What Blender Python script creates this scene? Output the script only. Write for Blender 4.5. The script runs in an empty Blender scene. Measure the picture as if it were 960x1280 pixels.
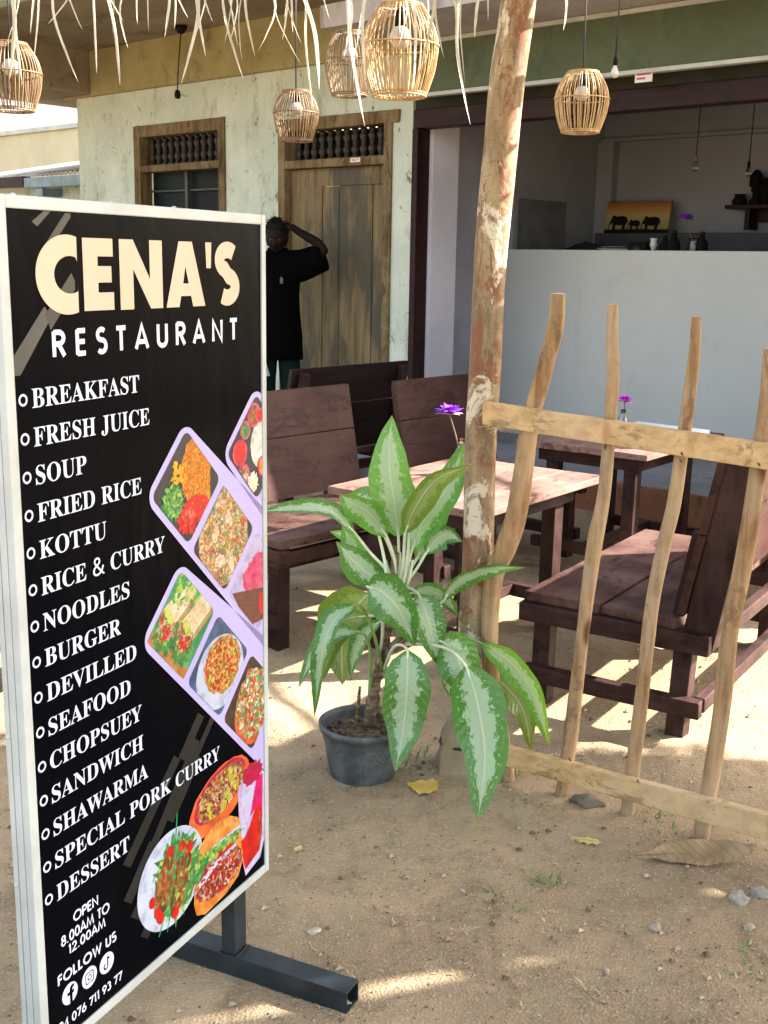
import bpy, bmesh, math, random
from mathutils import Vector, Matrix, noise
R_ = math.radians
random.seed(7)
scene = bpy.context.scene
COL = scene.collection

# ------------------------------------------------------------------ camera
EYE = Vector((0.0, 0.0, 1.6))
PITCH, ROLL, FPX = R_(12.5), R_(1.0), 1420.0
_f = Vector((0, math.cos(PITCH), -math.sin(PITCH)))
_r = Vector((1, 0, 0)); _u = _r.cross(_f)
_r, _u = math.cos(ROLL)*_r + math.sin(ROLL)*_u, -math.sin(ROLL)*_r + math.cos(ROLL)*_u
CAMROT = Matrix((_r, _u, -_f)).transposed()
cam = bpy.data.cameras.new('camera'); cam_o = bpy.data.objects.new('camera', cam); COL.objects.link(cam_o)
cam_o.matrix_world = Matrix.Translation(EYE) @ CAMROT.to_4x4()
cam.sensor_fit = 'VERTICAL'; cam.sensor_height = 36.0; cam.lens = 36.0*FPX/1280.0
cam.clip_start = 0.05; cam.clip_end = 600
scene.camera = cam_o

# ------------------------------------------------------------------ daylight
SUN_EL, SUN_AZ = 33.0, 82.0
sdir = Vector((math.sin(R_(SUN_AZ))*math.cos(R_(SUN_EL)), math.cos(R_(SUN_AZ))*math.cos(R_(SUN_EL)), math.sin(R_(SUN_EL))))
w = bpy.data.worlds.new('World'); scene.world = w; w.use_nodes = True
nt = w.node_tree; nt.nodes.clear()
sky = nt.nodes.new('ShaderNodeTexSky'); sky.sky_type = 'NISHITA'; sky.sun_disc = False
sky.sun_elevation = R_(SUN_EL); sky.sun_rotation = R_(SUN_AZ); sky.air_density = 1.3; sky.dust_density = 3.0; sky.ozone_density = 1.0
bg = nt.nodes.new('ShaderNodeBackground'); bg.inputs['Strength'].default_value = 0.10
wo = nt.nodes.new('ShaderNodeOutputWorld')
hs = nt.nodes.new('ShaderNodeHueSaturation'); hs.inputs['Saturation'].default_value = .65
nt.links.new(sky.outputs[0], hs.inputs['Color']); nt.links.new(hs.outputs[0], bg.inputs[0]); nt.links.new(bg.outputs[0], wo.inputs[0])
sun = bpy.data.lights.new('sun', 'SUN'); sun.energy = 4.5; sun.angle = R_(0.53); sun.color = (1, .94, .85)
sun_o = bpy.data.objects.new('sun', sun); COL.objects.link(sun_o)
sun_o.rotation_euler = (-sdir).to_track_quat('-Z', 'Y').to_euler(); sun_o.location = (6, 0, 12)
scene.view_settings.view_transform = 'Standard'; scene.view_settings.look = 'None'
scene.view_settings.exposure = 2.68; scene.view_settings.gamma = 1; scene.view_settings.use_curve_mapping = False
scene.render.engine = 'CYCLES'
scene.cycles.use_denoising = True
scene.cycles.max_bounces = 8; scene.cycles.diffuse_bounces = 5; scene.cycles.transparent_max_bounces = 12
scene.cycles.sample_clamp_indirect = 8

# ------------------------------------------------------------------ survey: where sight lines meet real planes
def ray(px, py):
    d = CAMROT @ Vector((px-480, -(py-640), -FPX)); return d.normalized()
def on_z(px, py, z=0.0):
    d = ray(px, py); return EYE + d*((z-EYE.z)/d.z)
def on_y(px, py, y):
    d = ray(px, py); return EYE + d*(y/d.y)
def on_plane(px, py, p, n):
    d = ray(px, py); return EYE + d*((p-EYE).dot(n)/d.dot(n))
def px_size(n, P):      # metres of n photo pixels at the distance of P
    return n/FPX*abs((P-EYE).dot(_f))
HO = Vector((1.55, 7.2, 0)); HU = Vector((.74148, -.67098, 0)); HK = Vector((.67098, .74148, 0)); HROT = math.atan2(HU.y, HU.x)
def house(u, v, z=0.0): return HO + HU*u + HK*v + Vector((0, 0, z))
def fac(px, py, v=0.0):
    P = on_plane(px, py, HO+HK*v, HK); d = P-HO; return d.dot(HU), d.z

# ------------------------------------------------------------------ mesh helpers
class MB:
    def __init__(s): s.bm = bmesh.new(); s.uv = None
    def _add(s, verts, faces, mi=0, smooth=False):
        vs = [s.bm.verts.new(v) for v in verts]
        for f in faces:
            try:
                ff = s.bm.faces.new([vs[i] for i in f]); ff.material_index = mi; ff.smooth = smooth
            except ValueError: pass
        return vs
    def box(s, lo, hi, bev=0.0, jit=0.0, mi=0, M=None, sub=None):
        b = bmesh.new(); bmesh.ops.create_cube(b, size=1)
        lo = Vector(lo); hi = Vector(hi); c = (lo+hi)/2; d = hi-lo
        for v in b.verts: v.co = Vector((v.co.x*d.x, v.co.y*d.y, v.co.z*d.z)) + c + Vector((random.uniform(-jit, jit), random.uniform(-jit, jit), random.uniform(-jit, jit)))
        if bev > 0: bmesh.ops.bevel(b, geom=b.edges[:], offset=min(bev, min(d)*.4), segments=2, affect='EDGES', profile=.6)
        b.verts.index_update()
        s._add([(M @ v.co if M else v.co.copy()) for v in b.verts], [[v.index for v in f.verts] for f in b.faces], mi)
        b.free(); return s
    def bar(s, a, b, w, h, bev=.003, mi=0, up=(0, 0, 1), jit=0):
        a = Vector(a); b = Vector(b); t = (b-a); L = t.length; t.normalize(); up = Vector(up)
        if abs(t.dot(up)) > .95: up = Vector((0, 1, 0))
        x = t.cross(up).normalized(); y = x.cross(t)
        M = Matrix((x, y, t)).transposed().to_4x4(); M.translation = a
        return s.box((-w/2, -h/2, 0), (w/2, h/2, L), bev, jit, mi, M)
    def tube(s, pts, rad, n=8, cap=True, mi=0, flat=1.0):
        pts = [Vector(p) for p in pts]; m = len(pts)
        if not hasattr(rad, '__len__'): rad = [rad]*m
        vs = []; prev = None
        for i, p in enumerate(pts):
            t = (pts[min(i+1, m-1)]-pts[max(i-1, 0)]).normalized()
            if prev is None:
                a = Vector((0, 0, 1)) if abs(t.z) < .9 else Vector((1, 0, 0)); x = t.cross(a).normalized()
            else: x = (prev - t*prev.dot(t)).normalized()
            prev = x; y = t.cross(x)
            for k in range(n):
                an = 2*math.pi*k/n; vs.append(p + x*math.cos(an)*rad[i] + y*math.sin(an)*rad[i]*flat)
        fs = [[i*n+k, i*n+(k+1) % n, (i+1)*n+(k+1) % n, (i+1)*n+k] for i in range(m-1) for k in range(n)]
        if cap: fs += [list(range(n))[::-1], [(m-1)*n+k for k in range(n)]]
        bv = s._add(vs, fs, mi, True)
        return s
    def lathe(s, prof, n=24, c=(0, 0, 0), mi=0, smooth=True, sx=1, sy=1):
        c = Vector(c); vs = [c+Vector((r*sx*math.cos(2*math.pi*k/n), r*sy*math.sin(2*math.pi*k/n), z)) for r, z in prof for k in range(n)]
        fs = [[i*n+k, i*n+(k+1) % n, (i+1)*n+(k+1) % n, (i+1)*n+k] for i in range(len(prof)-1) for k in range(n)]
        if prof[0][0] > 1e-5: fs.append(list(range(n))[::-1])
        if prof[-1][0] > 1e-5: fs.append([(len(prof)-1)*n+k for k in range(n)])
        s._add(vs, fs, mi, smooth); return s
    def loft(s, rings, mi=0, cap=True, smooth=True):
        n = len(rings[0]); vs = [Vector(p) for r in rings for p in r]
        fs = [[i*n+k, i*n+(k+1) % n, (i+1)*n+(k+1) % n, (i+1)*n+k] for i in range(len(rings)-1) for k in range(n)]
        if cap: fs += [list(range(n))[::-1], [(len(rings)-1)*n+k for k in range(n)]]
        s._add(vs, fs, mi, smooth); return s
    def ball(s, c, r, seg=12, mi=0, sc=(1, 1, 1), rough=0.0, seed=0):
        b = bmesh.new(); bmesh.ops.create_uvsphere(b, u_segments=seg, v_segments=max(6, seg*2//3), radius=1)
        b.verts.index_update(); vs = []
        for v in b.verts:
            k = 1+rough*noise.noise(v.co*1.7+Vector((seed*3.1, seed, 0))); vs.append(Vector(c)+Vector((v.co.x*sc[0], v.co.y*sc[1], v.co.z*sc[2]))*r*k)
        s._add(vs, [[v.index for v in f.verts] for f in b.faces], mi, True); b.free(); return s
    def prism(s, poly, d0, d1, M=None, mi=0):
        n = len(poly); vs = [Vector((x, d0, z)) for x, z in poly]+[Vector((x, d1, z)) for x, z in poly]
        if M: vs = [M @ v for v in vs]
        s._add(vs, [list(range(n)), [n+k for k in range(n)][::-1]]+[[k, n+k, n+(k+1) % n, (k+1) % n] for k in range(n)], mi); return s
    def obj(s, name, mat, parent=None, normals=True):
        if normals: bmesh.ops.recalc_face_normals(s.bm, faces=s.bm.faces[:])
        me = bpy.data.meshes.new(name); s.bm.to_mesh(me); s.bm.free()
        for m in (mat if isinstance(mat, (list, tuple)) else [mat]): me.materials.append(m)
        o = bpy.data.objects.new(name, me); COL.objects.link(o)
        if parent: o.parent = parent
        return o
def tag(o, label=None, cat=None, group=None, kind=None):
    if label: o['label'] = label
    if cat: o['category'] = cat
    if group: o['group'] = group
    if kind: o['kind'] = kind
    return o
def thing(name, label, cat, loc=(0, 0, 0), rz=0.0, group=None):
    o = bpy.data.objects.new(name, None); COL.objects.link(o); o.location = loc; o.rotation_euler = (0, 0, rz); o.empty_display_size = .1
    return tag(o, label, cat, group)
def dup(root, loc, rz, label, group=None):
    def cp(o, par):
        c = o.copy(); COL.objects.link(c)
        if par: c.parent = par
        for ch in [x for x in o.children]: cp(ch, c)
        return c
    r = cp(root, None); r.location = loc; r.rotation_euler = (0, 0, rz); r['label'] = label
    if group: r['group'] = group
    return r
def spline(P, n):
    P = [Vector(p) for p in P]
    if len(P) == 2: return [P[0].lerp(P[1], i/(n-1)) for i in range(n)]
    Q = [P[0]*2-P[1]]+P+[P[-1]*2-P[-2]]; out = []
    for i in range(n):
        t = i/(n-1)*(len(P)-1); k = min(int(t), len(P)-2); f = t-k; a, b, c, d = Q[k:k+4]
        out.append(.5*((2*b)+(c-a)*f+(2*a-5*b+4*c-d)*f*f+(3*b-a-3*c+d)*f**3))
    return out
def interp(tab, t):
    for (a, x), (b, y) in zip(tab, tab[1:]):
        if t <= b: return x+(y-x)*(t-a)/max(b-a, 1e-9)
    return tab[-1][1]

# ------------------------------------------------------------------ materials
class NB:
    def __init__(s, name):
        s.m = bpy.data.materials.new(name); s.m.use_nodes = True; s.t = s.m.node_tree
        s.b = s.t.nodes['Principled BSDF']; s.c = s.t.nodes.new('ShaderNodeTexCoord')
    def n(s, typ, **kw):
        x = s.t.nodes.new(typ)
        for k, v in kw.items(): setattr(x, k, v)
        return x
    def put(s, sock, v):
        if isinstance(v, bpy.types.NodeSocket): s.t.links.new(v, sock)
        elif v is not None:
            if hasattr(v, '__len__') and len(v) == 3 and sock.type == 'RGBA': v = (*v, 1)
            sock.default_value = v
    def math(s, op, a, b=None, clamp=False):
        x = s.n('ShaderNodeMath', operation=op, use_clamp=clamp); s.put(x.inputs[0], a)
        if b is not None: s.put(x.inputs[1], b)
        return x.outputs[0]
    def coords(s, stretch=(1, 1, 1), off=(0, 0, 0), src='Object', rot=(0, 0, 0)):
        mp = s.n('ShaderNodeMapping'); s.t.links.new(s.c.outputs[src], mp.inputs[0]); mp.inputs['Scale'].default_value = stretch; mp.inputs['Location'].default_value = off; mp.inputs['Rotation'].default_value = rot
        return mp.outputs[0]
    def noise(s, scale, stretch=(1, 1, 1), detail=6, rough=.6, dist=0.0, src='Object', off=(0, 0, 0)):
        x = s.n('ShaderNodeTexNoise'); s.t.links.new(s.coords(stretch, off, src), x.inputs['Vector'])
        x.inputs['Scale'].default_value = scale; x.inputs['Detail'].default_value = detail; x.inputs['Roughness'].default_value = rough; x.inputs['Distortion'].default_value = dist
        return x.outputs[0]
    def voro(s, scale, stretch=(1, 1, 1), feature='F1', out='Distance', vec=None):
        x = s.n('ShaderNodeTexVoronoi', feature=feature); s.t.links.new(vec or s.coords(stretch), x.inputs['Vector']); x.inputs['Scale'].default_value = scale
        return x.outputs[out]
    def step(s, v, lo, hi):
        x = s.n('ShaderNodeMapRange', interpolation_type='SMOOTHSTEP'); s.put(x.inputs['Value'], v); x.inputs['From Min'].default_value = lo; x.inputs['From Max'].default_value = hi
        return x.outputs[0]
    def mix(s, f, a, b):
        x = s.n('ShaderNodeMix', data_type='RGBA'); s.put(x.inputs[0], f); s.put(x.inputs[6], a); s.put(x.inputs[7], b); return x.outputs[2]
    def ramp(s, v, stops, const=False):
        x = s.n('ShaderNodeValToRGB'); s.put(x.inputs[0], v); r = x.color_ramp
        if const: r.interpolation = 'CONSTANT'
        while len(r.elements) < len(stops): r.elements.new(.5)
        for e, (p, c) in zip(r.elements, stops): e.position = p; e.color = (*c, 1)
        return x.outputs[0]
    def bump(s, h, strength=.4, dist=.01):
        x = s.n('ShaderNodeBump'); s.put(x.inputs['Height'], h); x.inputs['Strength'].default_value = strength; x.inputs['Distance'].default_value = dist
        s.t.links.new(x.outputs[0], s.b.inputs['Normal'])
    def hs(s, c, sat=1.08, val=.74):
        x = s.n('ShaderNodeHueSaturation'); s.put(x.inputs['Color'], c); x.inputs['Saturation'].default_value = sat; x.inputs['Value'].default_value = val; return x.outputs[0]
    def rnd(s):
        return s.n('ShaderNodeObjectInfo').outputs['Random']
    def done(s, col, rough=.7, spec=None, metal=None):
        s.put(s.b.inputs['Base Color'], col); s.put(s.b.inputs['Roughness'], rough)
        if spec is not None: s.b.inputs['Specular IOR Level'].default_value = spec
        if metal is not None: s.b.inputs['Metallic'].default_value = metal
        return s.m
def simple(name, col, rough=.7, var=.15, scale=6, bump=.15, bscale=60, spec=None, metal=None, stretch=(1, 1, 1)):
    k = NB(name); n1 = k.noise(scale, stretch); c2 = tuple(c*(1-var*1.6) for c in col); c1 = tuple(min(1, c*(1+var)) for c in col)
    c = k.mix(k.step(n1, .3, .7), c2, c1)
    if bump: k.bump(k.noise(bscale, stretch, 4), bump, .004)
    return k.done(c, rough, spec, metal)
def wood(name, dark, light, axis=2, scale=9, pale=None, pale_amt=.5, rough=.65, bump=.35, knots=None, grime=.6, spec=.18):
    k = NB(name); st = [6, 6, 6]; st[axis] = .5; r = k.rnd()
    g = k.noise(scale, tuple(st), 8, .65, .4); f = k.noise(scale*5, tuple(st), 4, .6)
    c = k.mix(k.step(g, .32, .68), dark, light)
    c = k.mix(k.math('MULTIPLY', k.step(f, .5, .75), .35), c, tuple(x*.45 for x in dark))
    if pale:
        c = k.mix(k.math('MULTIPLY', k.step(k.noise(3.2, (1, 1, 1), 8, .7), .5-pale_amt*.25, .72), .75), c, pale)
    if knots:
        v = k.voro(5.0, (1, 1, .4)); c = k.mix(k.step(v, .13, .05), c, knots)
    st2 = [1.6]*3; st2[axis] = .7
    c = k.mix(k.math('MULTIPLY', k.step(k.noise(5.5, tuple(st2), 9, .78, .7, off=(4, 9, 2)), .545, .60), grime), c, tuple(x*.38 for x in dark))
    k.bump(k.math('ADD', g, k.math('MULTIPLY', f, .5)), bump, .004)
    return k.done(c, rough, spec)
M = {}
M['alu'] = simple('painted_frame', (.43, .47, .475), .38, .1, 5, .08, 40, metal=.0)
M['steel_dark'] = simple('dark_painted_steel', (.012, .020, .026), .38, .3, 14, .2, 60)
M['white_print'] = simple('white_print', (.60, .66, .84), .4, .03, 3, 0)
M['cream_print'] = simple('cream_print', (.54, .43, .32), .4, .03, 3, 0)
M['lilac_print'] = simple('lilac_print', (.40, .365, .70), .35, .05, 4, 0)
M['grey_print'] = simple('grey_print', (.007, .009, .010), .35, .2, 6, 0)
M['pale_stripe'] = simple('pale_stripe', (.022, .027, .030), .35, .3, 6, 0)
def black_vinyl():
    k = NB('black_vinyl'); n = k.noise(3.0, (2.2, 2.2, .5), 3, .5)
    k.bump(k.math('ADD', n, k.math('MULTIPLY', k.noise(30, (1, 1, .2), 2), .04)), .25, .03)
    return k.done(k.mix(k.noise(4), (.0008, .0012, .0024), (.0018, .0024, .0042)), .22, .025)
M['vinyl'] = black_vinyl()
def print_mix(name, cols, scale, stretch=(1, 1, 1), dist=.03, rough=.35):
    k = NB(name); v = k.coords(stretch); nz = k.n('ShaderNodeTexNoise'); k.t.links.new(v, nz.inputs['Vector']); nz.inputs['Scale'].default_value = scale*.7
    ad = k.n('ShaderNodeVectorMath', operation='MULTIPLY_ADD'); k.t.links.new(nz.outputs['Color'], ad.inputs[0]); ad.inputs[1].default_value = (dist,)*3; k.t.links.new(v, ad.inputs[2])
    vo = k.voro(scale, out='Color', vec=ad.outputs[0]); sp = k.n('ShaderNodeSeparateColor'); k.t.links.new(vo, sp.inputs[0])
    n = len(cols); c = k.ramp(sp.outputs[0], [(i/n, q) for i, q in enumerate(cols)], True)
    vo2 = k.voro(scale*2.3, out='Color', vec=ad.outputs[0]); sp2 = k.n('ShaderNodeSeparateColor'); k.t.links.new(vo2, sp2.inputs[0])
    c = k.mix(.35, c, k.ramp(sp2.outputs[1], [(i/n, q) for i, q in enumerate(cols[::-1])], True))
    lum = k.noise(scale*.45, detail=5); c = k.mix(k.math('MULTIPLY', k.step(lum, .5, .3), .65), c, tuple(x*.18 for x in cols[0])); c = k.mix(k.math('MULTIPLY', k.step(lum, .58, .75), .35), c, (.95, .85, .7))
    vd = k.voro(scale, vec=ad.outputs[0]); c = k.mix(k.math('MULTIPLY', k.step(vd, .2, .7), .45), c, (.08, .02, .01))
    return k.done(k.hs(c), rough)
def flat_print(name, a, b, scale=12, stretch=(1, 1, 1)):
    k = NB(name); c = k.mix(k.step(k.noise(scale, stretch, 6), .35, .65), a, b); l = k.noise(28, stretch, 5, off=(3, 3, 3))
    c = k.mix(k.math('MULTIPLY', k.step(l, .52, .36), .5), c, tuple(x*.45 for x in b)); c = k.mix(k.math('MULTIPLY', k.step(l, .58, .70), .3), c, tuple(min(1, x*1.2+.12) for x in a)); return k.done(k.hs(c), .35)
M['paint_brown'] = wood('brown_painted_timber', (.015, .0055, .0045), (.033, .0128, .0105), 1, 5, (.08, .040, .036), .45, .55, .3)
M['paint_brown_x'] = wood('brown_painted_timber_cross', (.015, .0055, .0045), (.033, .0128, .0105), 0, 5, (.08, .040, .036), .45, .55, .3)
M['paint_brown_z'] = wood('brown_painted_timber_upright', (.0145, .0055, .0045), (.031, .0128, .0105), 2, 5, (.078, .039, .035), .35, .55, .3)
M['table_wood'] = wood('worn_red_brown_tabletop', (.115, .053, .042), (.215, .118, .096), 1, 4, (.30, .20, .165), .7, .6, .4, None, .7)
M['seat_wood'] = wood('worn_dusty_seat_board', (.028, .0092, .0070), (.068, .0265, .0205), 1, 4, (.18, .108, .090), .62, .6, .4, None, .75)
M['back_board'] = wood('faded_red_brown_board', (.032, .0108, .0083), (.050, .0185, .0142), 1, 5, (.068, .031, .025), .5, .55, .3)
M['picket'] = wood('peeled_stick_wood', (.20, .105, .044), (.42, .265, .125), 2, 7, (.45, .36, .25), .65, .75, .8, (.11, .045, .018), .45)
M['rail'] = wood('fresh_sawn_board', (.42, .255, .11), (.60, .415, .205), 0, 5, (.55, .43, .28), .3, .65, .3, (.36, .16, .06))
def bark():
    k = NB('mottled_bark'); g = k.noise(7, (3, 3, .8), 8, .65, .5)
    c = k.mix(k.step(g, .3, .7), (.18, .112, .055), (.37, .265, .150))
    c = k.mix(k.math('MULTIPLY', k.step(k.noise(11, (1.5, 1.5, .6), 8, .75, .8, off=(2, 6, 4)), .50, .60), .6), c, (.10, .068, .042))
    c = k.mix(k.math('MULTIPLY', k.step(k.noise(2.0, off=(5, 5, 1)), .5, .7), .5), c, (.25, .24, .12))
    c = k.mix(k.math('MULTIPLY', k.step(k.noise(6.5, (1.6, 1.6, .8), 9, .75, 1.2, off=(3, 1, 2)), .49, .54), .85), c, (.19, .066, .030))
    c = k.mix(k.math('MULTIPLY', k.step(k.noise(5.1, (1.3, 1.3, .8), 9, .78, .9, off=(9, 4, 7)), .545, .585), .85), c, (.62, .56, .44))
    c = k.mix(k.math('MULTIPLY', k.step(k.noise(40, (1, 1, 3), 3, .5), .60, .70), .5), c, (.08, .04, .02))
    k.bump(g, .5, .006); return k.done(c, .8)
M['bark'] = bark()
def soil():
    k = NB('sandy_soil')
    a = k.noise(.9, detail=7, rough=.62); b = k.noise(9, detail=8, rough=.7, off=(4, 2, 0)); s = k.noise(120, detail=3, rough=.7)
    c = k.mix(k.step(a, .35, .66), (.265, .197, .122), (.40, .302, .186))
    c = k.mix(k.math('MULTIPLY', k.step(b, .45, .72), .55), c, (.175, .124, .080))
    c = k.mix(k.math('MULTIPLY', k.step(k.noise(2.6, (1.4, .7, 1), 8, .72, 1.0, off=(8, 1, 0)), .52, .66), .5), c, (.15, .105, .068))
    c = k.mix(k.math('MULTIPLY', k.step(s, .55, .68), .6), c, (.52, .42, .29))
    c = k.mix(k.math('MULTIPLY', k.step(k.voro(230), .20, .10), .5), c, (.10, .065, .04))
    h = k.math('ADD', k.math('MULTIPLY', b, .8), k.math('MULTIPLY', s, .35)); k.bump(k.math('ADD', h, k.math('MULTIPLY', k.voro(150), .25)), .8, .014)
    return k.done(c, .95, .15)
M['soil'] = soil()
def limewash():
    k = NB('weathered_limewash'); a = k.noise(1.3, detail=8, rough=.65)
    c = k.mix(k.step(a, .35, .7), (.49, .535, .445), (.63, .66, .555))
    c = k.mix(k.math('MULTIPLY', k.step(k.noise(2.6, (1.5, 1.5, .5), 9, .72, off=(2, 0, 5)), .51, .63), .6), c, (.30, .28, .18))
    c = k.mix(k.math('MULTIPLY', k.step(k.noise(7, (1, 1, 1), 9, .8, .6, off=(7, 3, 1)), .60, .62), .9), c, (.14, .12, .075))
    c = k.mix(k.math('MULTIPLY', k.step(k.noise(16, (3, 1, .8), 6, .7, .8, off=(1, 8, 1)), .59, .63), .5), c, (.74, .77, .72))
    k.bump(k.math('ADD', a, k.math('MULTIPLY', k.noise(30, detail=5), .3)), .4, .02); return k.done(c, .9, .2)
M['limewash'] = limewash()
def stained(name, a, b, stain, sc=1.6, amt=.6, rough=.9):
    k = NB(name); c = k.mix(k.step(k.noise(sc, detail=8, rough=.65), .32, .68), a, b)
    c = k.mix(k.math('MULTIPLY', k.step(k.noise(sc*2.3, (1, 1, .7), 9, .75, .5, off=(5, 5, 5)), .52, .66), amt), c, stain)
    k.bump(k.noise(25, detail=6), .3, .01); return k.done(c, rough, .25)
M['ochre'] = stained('ochre_plaster', (.29, .235, .105), (.39, .335, .165), (.12, .09, .045))
M['soffit'] = stained('brown_soffit', (.235, .175, .115), (.33, .26, .17), (.10, .07, .045))
M['soffit_grey'] = stained('grey_soffit', (.35, .31, .29), (.47, .43, .40), (.18, .15, .13))
M['green'] = stained('faded_green_paint', (.068, .085, .045), (.10, .12, .068), (.040, .072, .045), 1.4, .6, .7)
M['oxblood'] = wood('oxblood_timber', (.012, .003, .0025), (.030, .007, .006), 0, 4, None, .5, .5, .2)
M['plinth'] = stained('oxide_red_plinth', (.17, .065, .03), (.24, .10, .05), (.045, .04, .018), 2.5, .8)
M['cement'] = stained('grey_cement', (.20, .185, .19), (.29, .27, .275), (.12, .11, .10))
def board():
    k = NB('white_counter_board'); c = k.mix(k.step(k.noise(1.1, detail=6), .35, .65), (.43, .44, .42), (.47, .475, .455))
    c = k.mix(k.math('MULTIPLY', k.step(k.noise(2.2, (1, 1, .4), 9, .75, .6, off=(1, 1, 1)), .56, .68), .5), c, (.37, .36, .33))
    c = k.mix(k.math('MULTIPLY', k.step(k.noise(60, (.15, 1, 1), 3), .68, .74), .4), c, (.28, .27, .25))
    k.bump(k.noise(1.5, detail=3), .15, .02); return k.done(c, .36)
M['panel_white'] = board()
M['room_wall'] = stained('room_grey_wall', (.24, .25, .275), (.29, .30, .325), (.20, .21, .225), 1.1, .5)
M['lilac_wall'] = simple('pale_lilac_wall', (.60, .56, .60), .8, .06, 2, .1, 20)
M['trim_white'] = simple('white_trim', (.44, .44, .39), .6, .12, 4, .1)
M['black'] = simple('black_matt', (.006, .006, .006), .75, .2, 8, .1, spec=.15)
M['dark_glass'] = simple('dark_window', (.006, .011, .011), .55, .4, 2, .05, 6, spec=.15)
def door_wood():
    k = NB('old_door_timber'); g = k.noise(4, (5, 5, .45), 8, .65, .5); l = k.noise(1.6, (2.4, 2, .7), 6, .6, off=(2, 7, 1))
    c = k.mix(k.step(g, .3, .7), (.11, .070, .028), (.25, .175, .078)); c = k.mix(k.math('MULTIPLY', k.step(l, .44, .60), .85), c, (.052, .048, .031))
    c = k.mix(k.math('MULTIPLY', k.step(k.noise(30, (6, 6, .5), 4), .55, .7), .4), c, (.07, .035, .012))
    k.bump(g, .5, .005); return k.done(c, .75)
M['door'] = door_wood()
M['door_frame'] = wood('old_frame_timber', (.085, .052, .022), (.20, .135, .060), 2, 5, (.26, .21, .125), .4, .85, .5)
M['cord'] = simple('black_cord', (.012, .012, .012), .6, .1, 8, 0)
def rattan(name, a, b):
    k = NB(name); c = k.mix(k.step(k.noise(26, (1, 1, .3), 4), .35, .65), a, b); return k.done(c, .5)
M['rattan'] = rattan('rattan_cane', (.32, .18, .065), (.50, .32, .13))
M['rattan_dark'] = rattan('darker_rattan_cane', (.13, .072, .028), (.25, .145, .058))
M['bulb'] = simple('opal_bulb', (.50, .46, .38), .25, .02, 3, 0)
def glass(name, col=(1, 1, 1), rough=.02):
    k = NB(name); k.b.inputs['Transmission Weight'].default_value = 1; k.b.inputs['IOR'].default_value = 1.45; return k.done(col, rough)
M['glass'] = glass('clear_glass', (.93, .96, .95))
M['water'] = glass('vase_water', (.85, .9, .85))
def straw():
    k = NB('dry_palm_strip'); g = k.noise(14, (4, 4, .5), 5); c = k.mix(k.step(g, .3, .7), (.50, .48, .37), (.74, .73, .64)); c = k.mix(k.math('MULTIPLY', k.rnd(), .35), c, (.34, .25, .13))
    k.bump(g, .3, .003)
    t = k.n('ShaderNodeBsdfTranslucent'); k.put(t.inputs[0], c); mx = k.n('ShaderNodeMixShader'); mx.inputs[0].default_value = .35
    k.done(c, .6); out = k.t.nodes['Material Output']; k.t.links.new(k.b.outputs[0], mx.inputs[1]); k.t.links.new(t.outputs[0], mx.inputs[2]); k.t.links.new(mx.outputs[0], out.inputs[0]); return k.m
M['straw'] = straw()
M['sticker'] = simple('white_sticker', (.70, .62, .60), .5, .05, 4, 0)
M['red_ink'] = simple('red_ink', (.45, .05, .05), .5, .1, 9, 0)
M['cream_wall'] = simple('cream_wall', (.52, .46, .30), .85, .06, 1.5, .1)
M['white_wall'] = simple('white_distant_wall', (.80, .82, .84), .85, .04, 1, .05)
M['sheet'] = simple('weathered_roof_sheet', (.60, .52, .42), .6, .3, 1.5, .2)
M['blue_metal'] = simple('blue_grey_gutter', (.19, .28, .33), .5, .2, 4, .1)

# ------------------------------------------------------------------ ground
def ground():
    def axis(lo, hi, st, a, b):
        far = [-220, -90, -40, -20, -12, -8]
        l = [a+x for x in far if True]+[]; xs = []
        x = lo
        while x <= hi+1e-6: xs.append(x); x += st
        left = [lo-d for d in (200, 90, 40, 18, 9, 4.5, 2, .8, .3)]; right = [hi+d for d in (.3, .8, 2, 4.5, 9, 18, 40, 90, 200)]
        return left+xs+right
    X = axis(-1.6, 2.0, .03, 0, 0); Y = axis(1.9, 5.6, .03, 0, 0)
    vs = []
    for y in Y:
        for x in X:
            near = max(0, 1-max(abs(x-.2)/4.5, abs(y-3.6)/4.0))**.6
            h = (noise.fractal(Vector((x*1.1, y*1.1, 0)), 1.0, 2.1, 4)*.020 + noise.fractal(Vector((x*8, y*8, 3)), .9, 2.0, 4)*.0055)*near
            # a low scuffed ridge along the fence line
            fx = Vector((x-.55, y-3.12)); dd = fx.dot(Vector((.556, .83))); h += .028*math.exp(-(dd/.16)**2)*near*(0.7+.5*noise.noise(Vector((x*5, y*5, 1))))
            vs.append((x, y, h))
    nx = len(X); fs = [[j*nx+i, j*nx+i+1, (j+1)*nx+i+1, (j+1)*nx+i] for j in range(len(Y)-1) for i in range(nx-1)]
    mb = MB(); mb._add(vs, fs, 0, True); return mb.obj('ground', M['soil'])
tag(ground(), kind='structure')
def gh(x, y):
    near = max(0, 1-max(abs(x-.2)/4.5, abs(y-3.6)/4.0))**.6
    h = (noise.fractal(Vector((x*1.1, y*1.1, 0)), 1.0, 2.1, 4)*.020 + noise.fractal(Vector((x*8, y*8, 3)), .9, 2.0, 4)*.0055)*near
    dd = Vector((x-.55, y-3.12)).dot(Vector((.556, .83))); return h + .028*math.exp(-(dd/.16)**2)*near*(0.7+.5*noise.noise(Vector((x*5, y*5, 1))))

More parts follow.
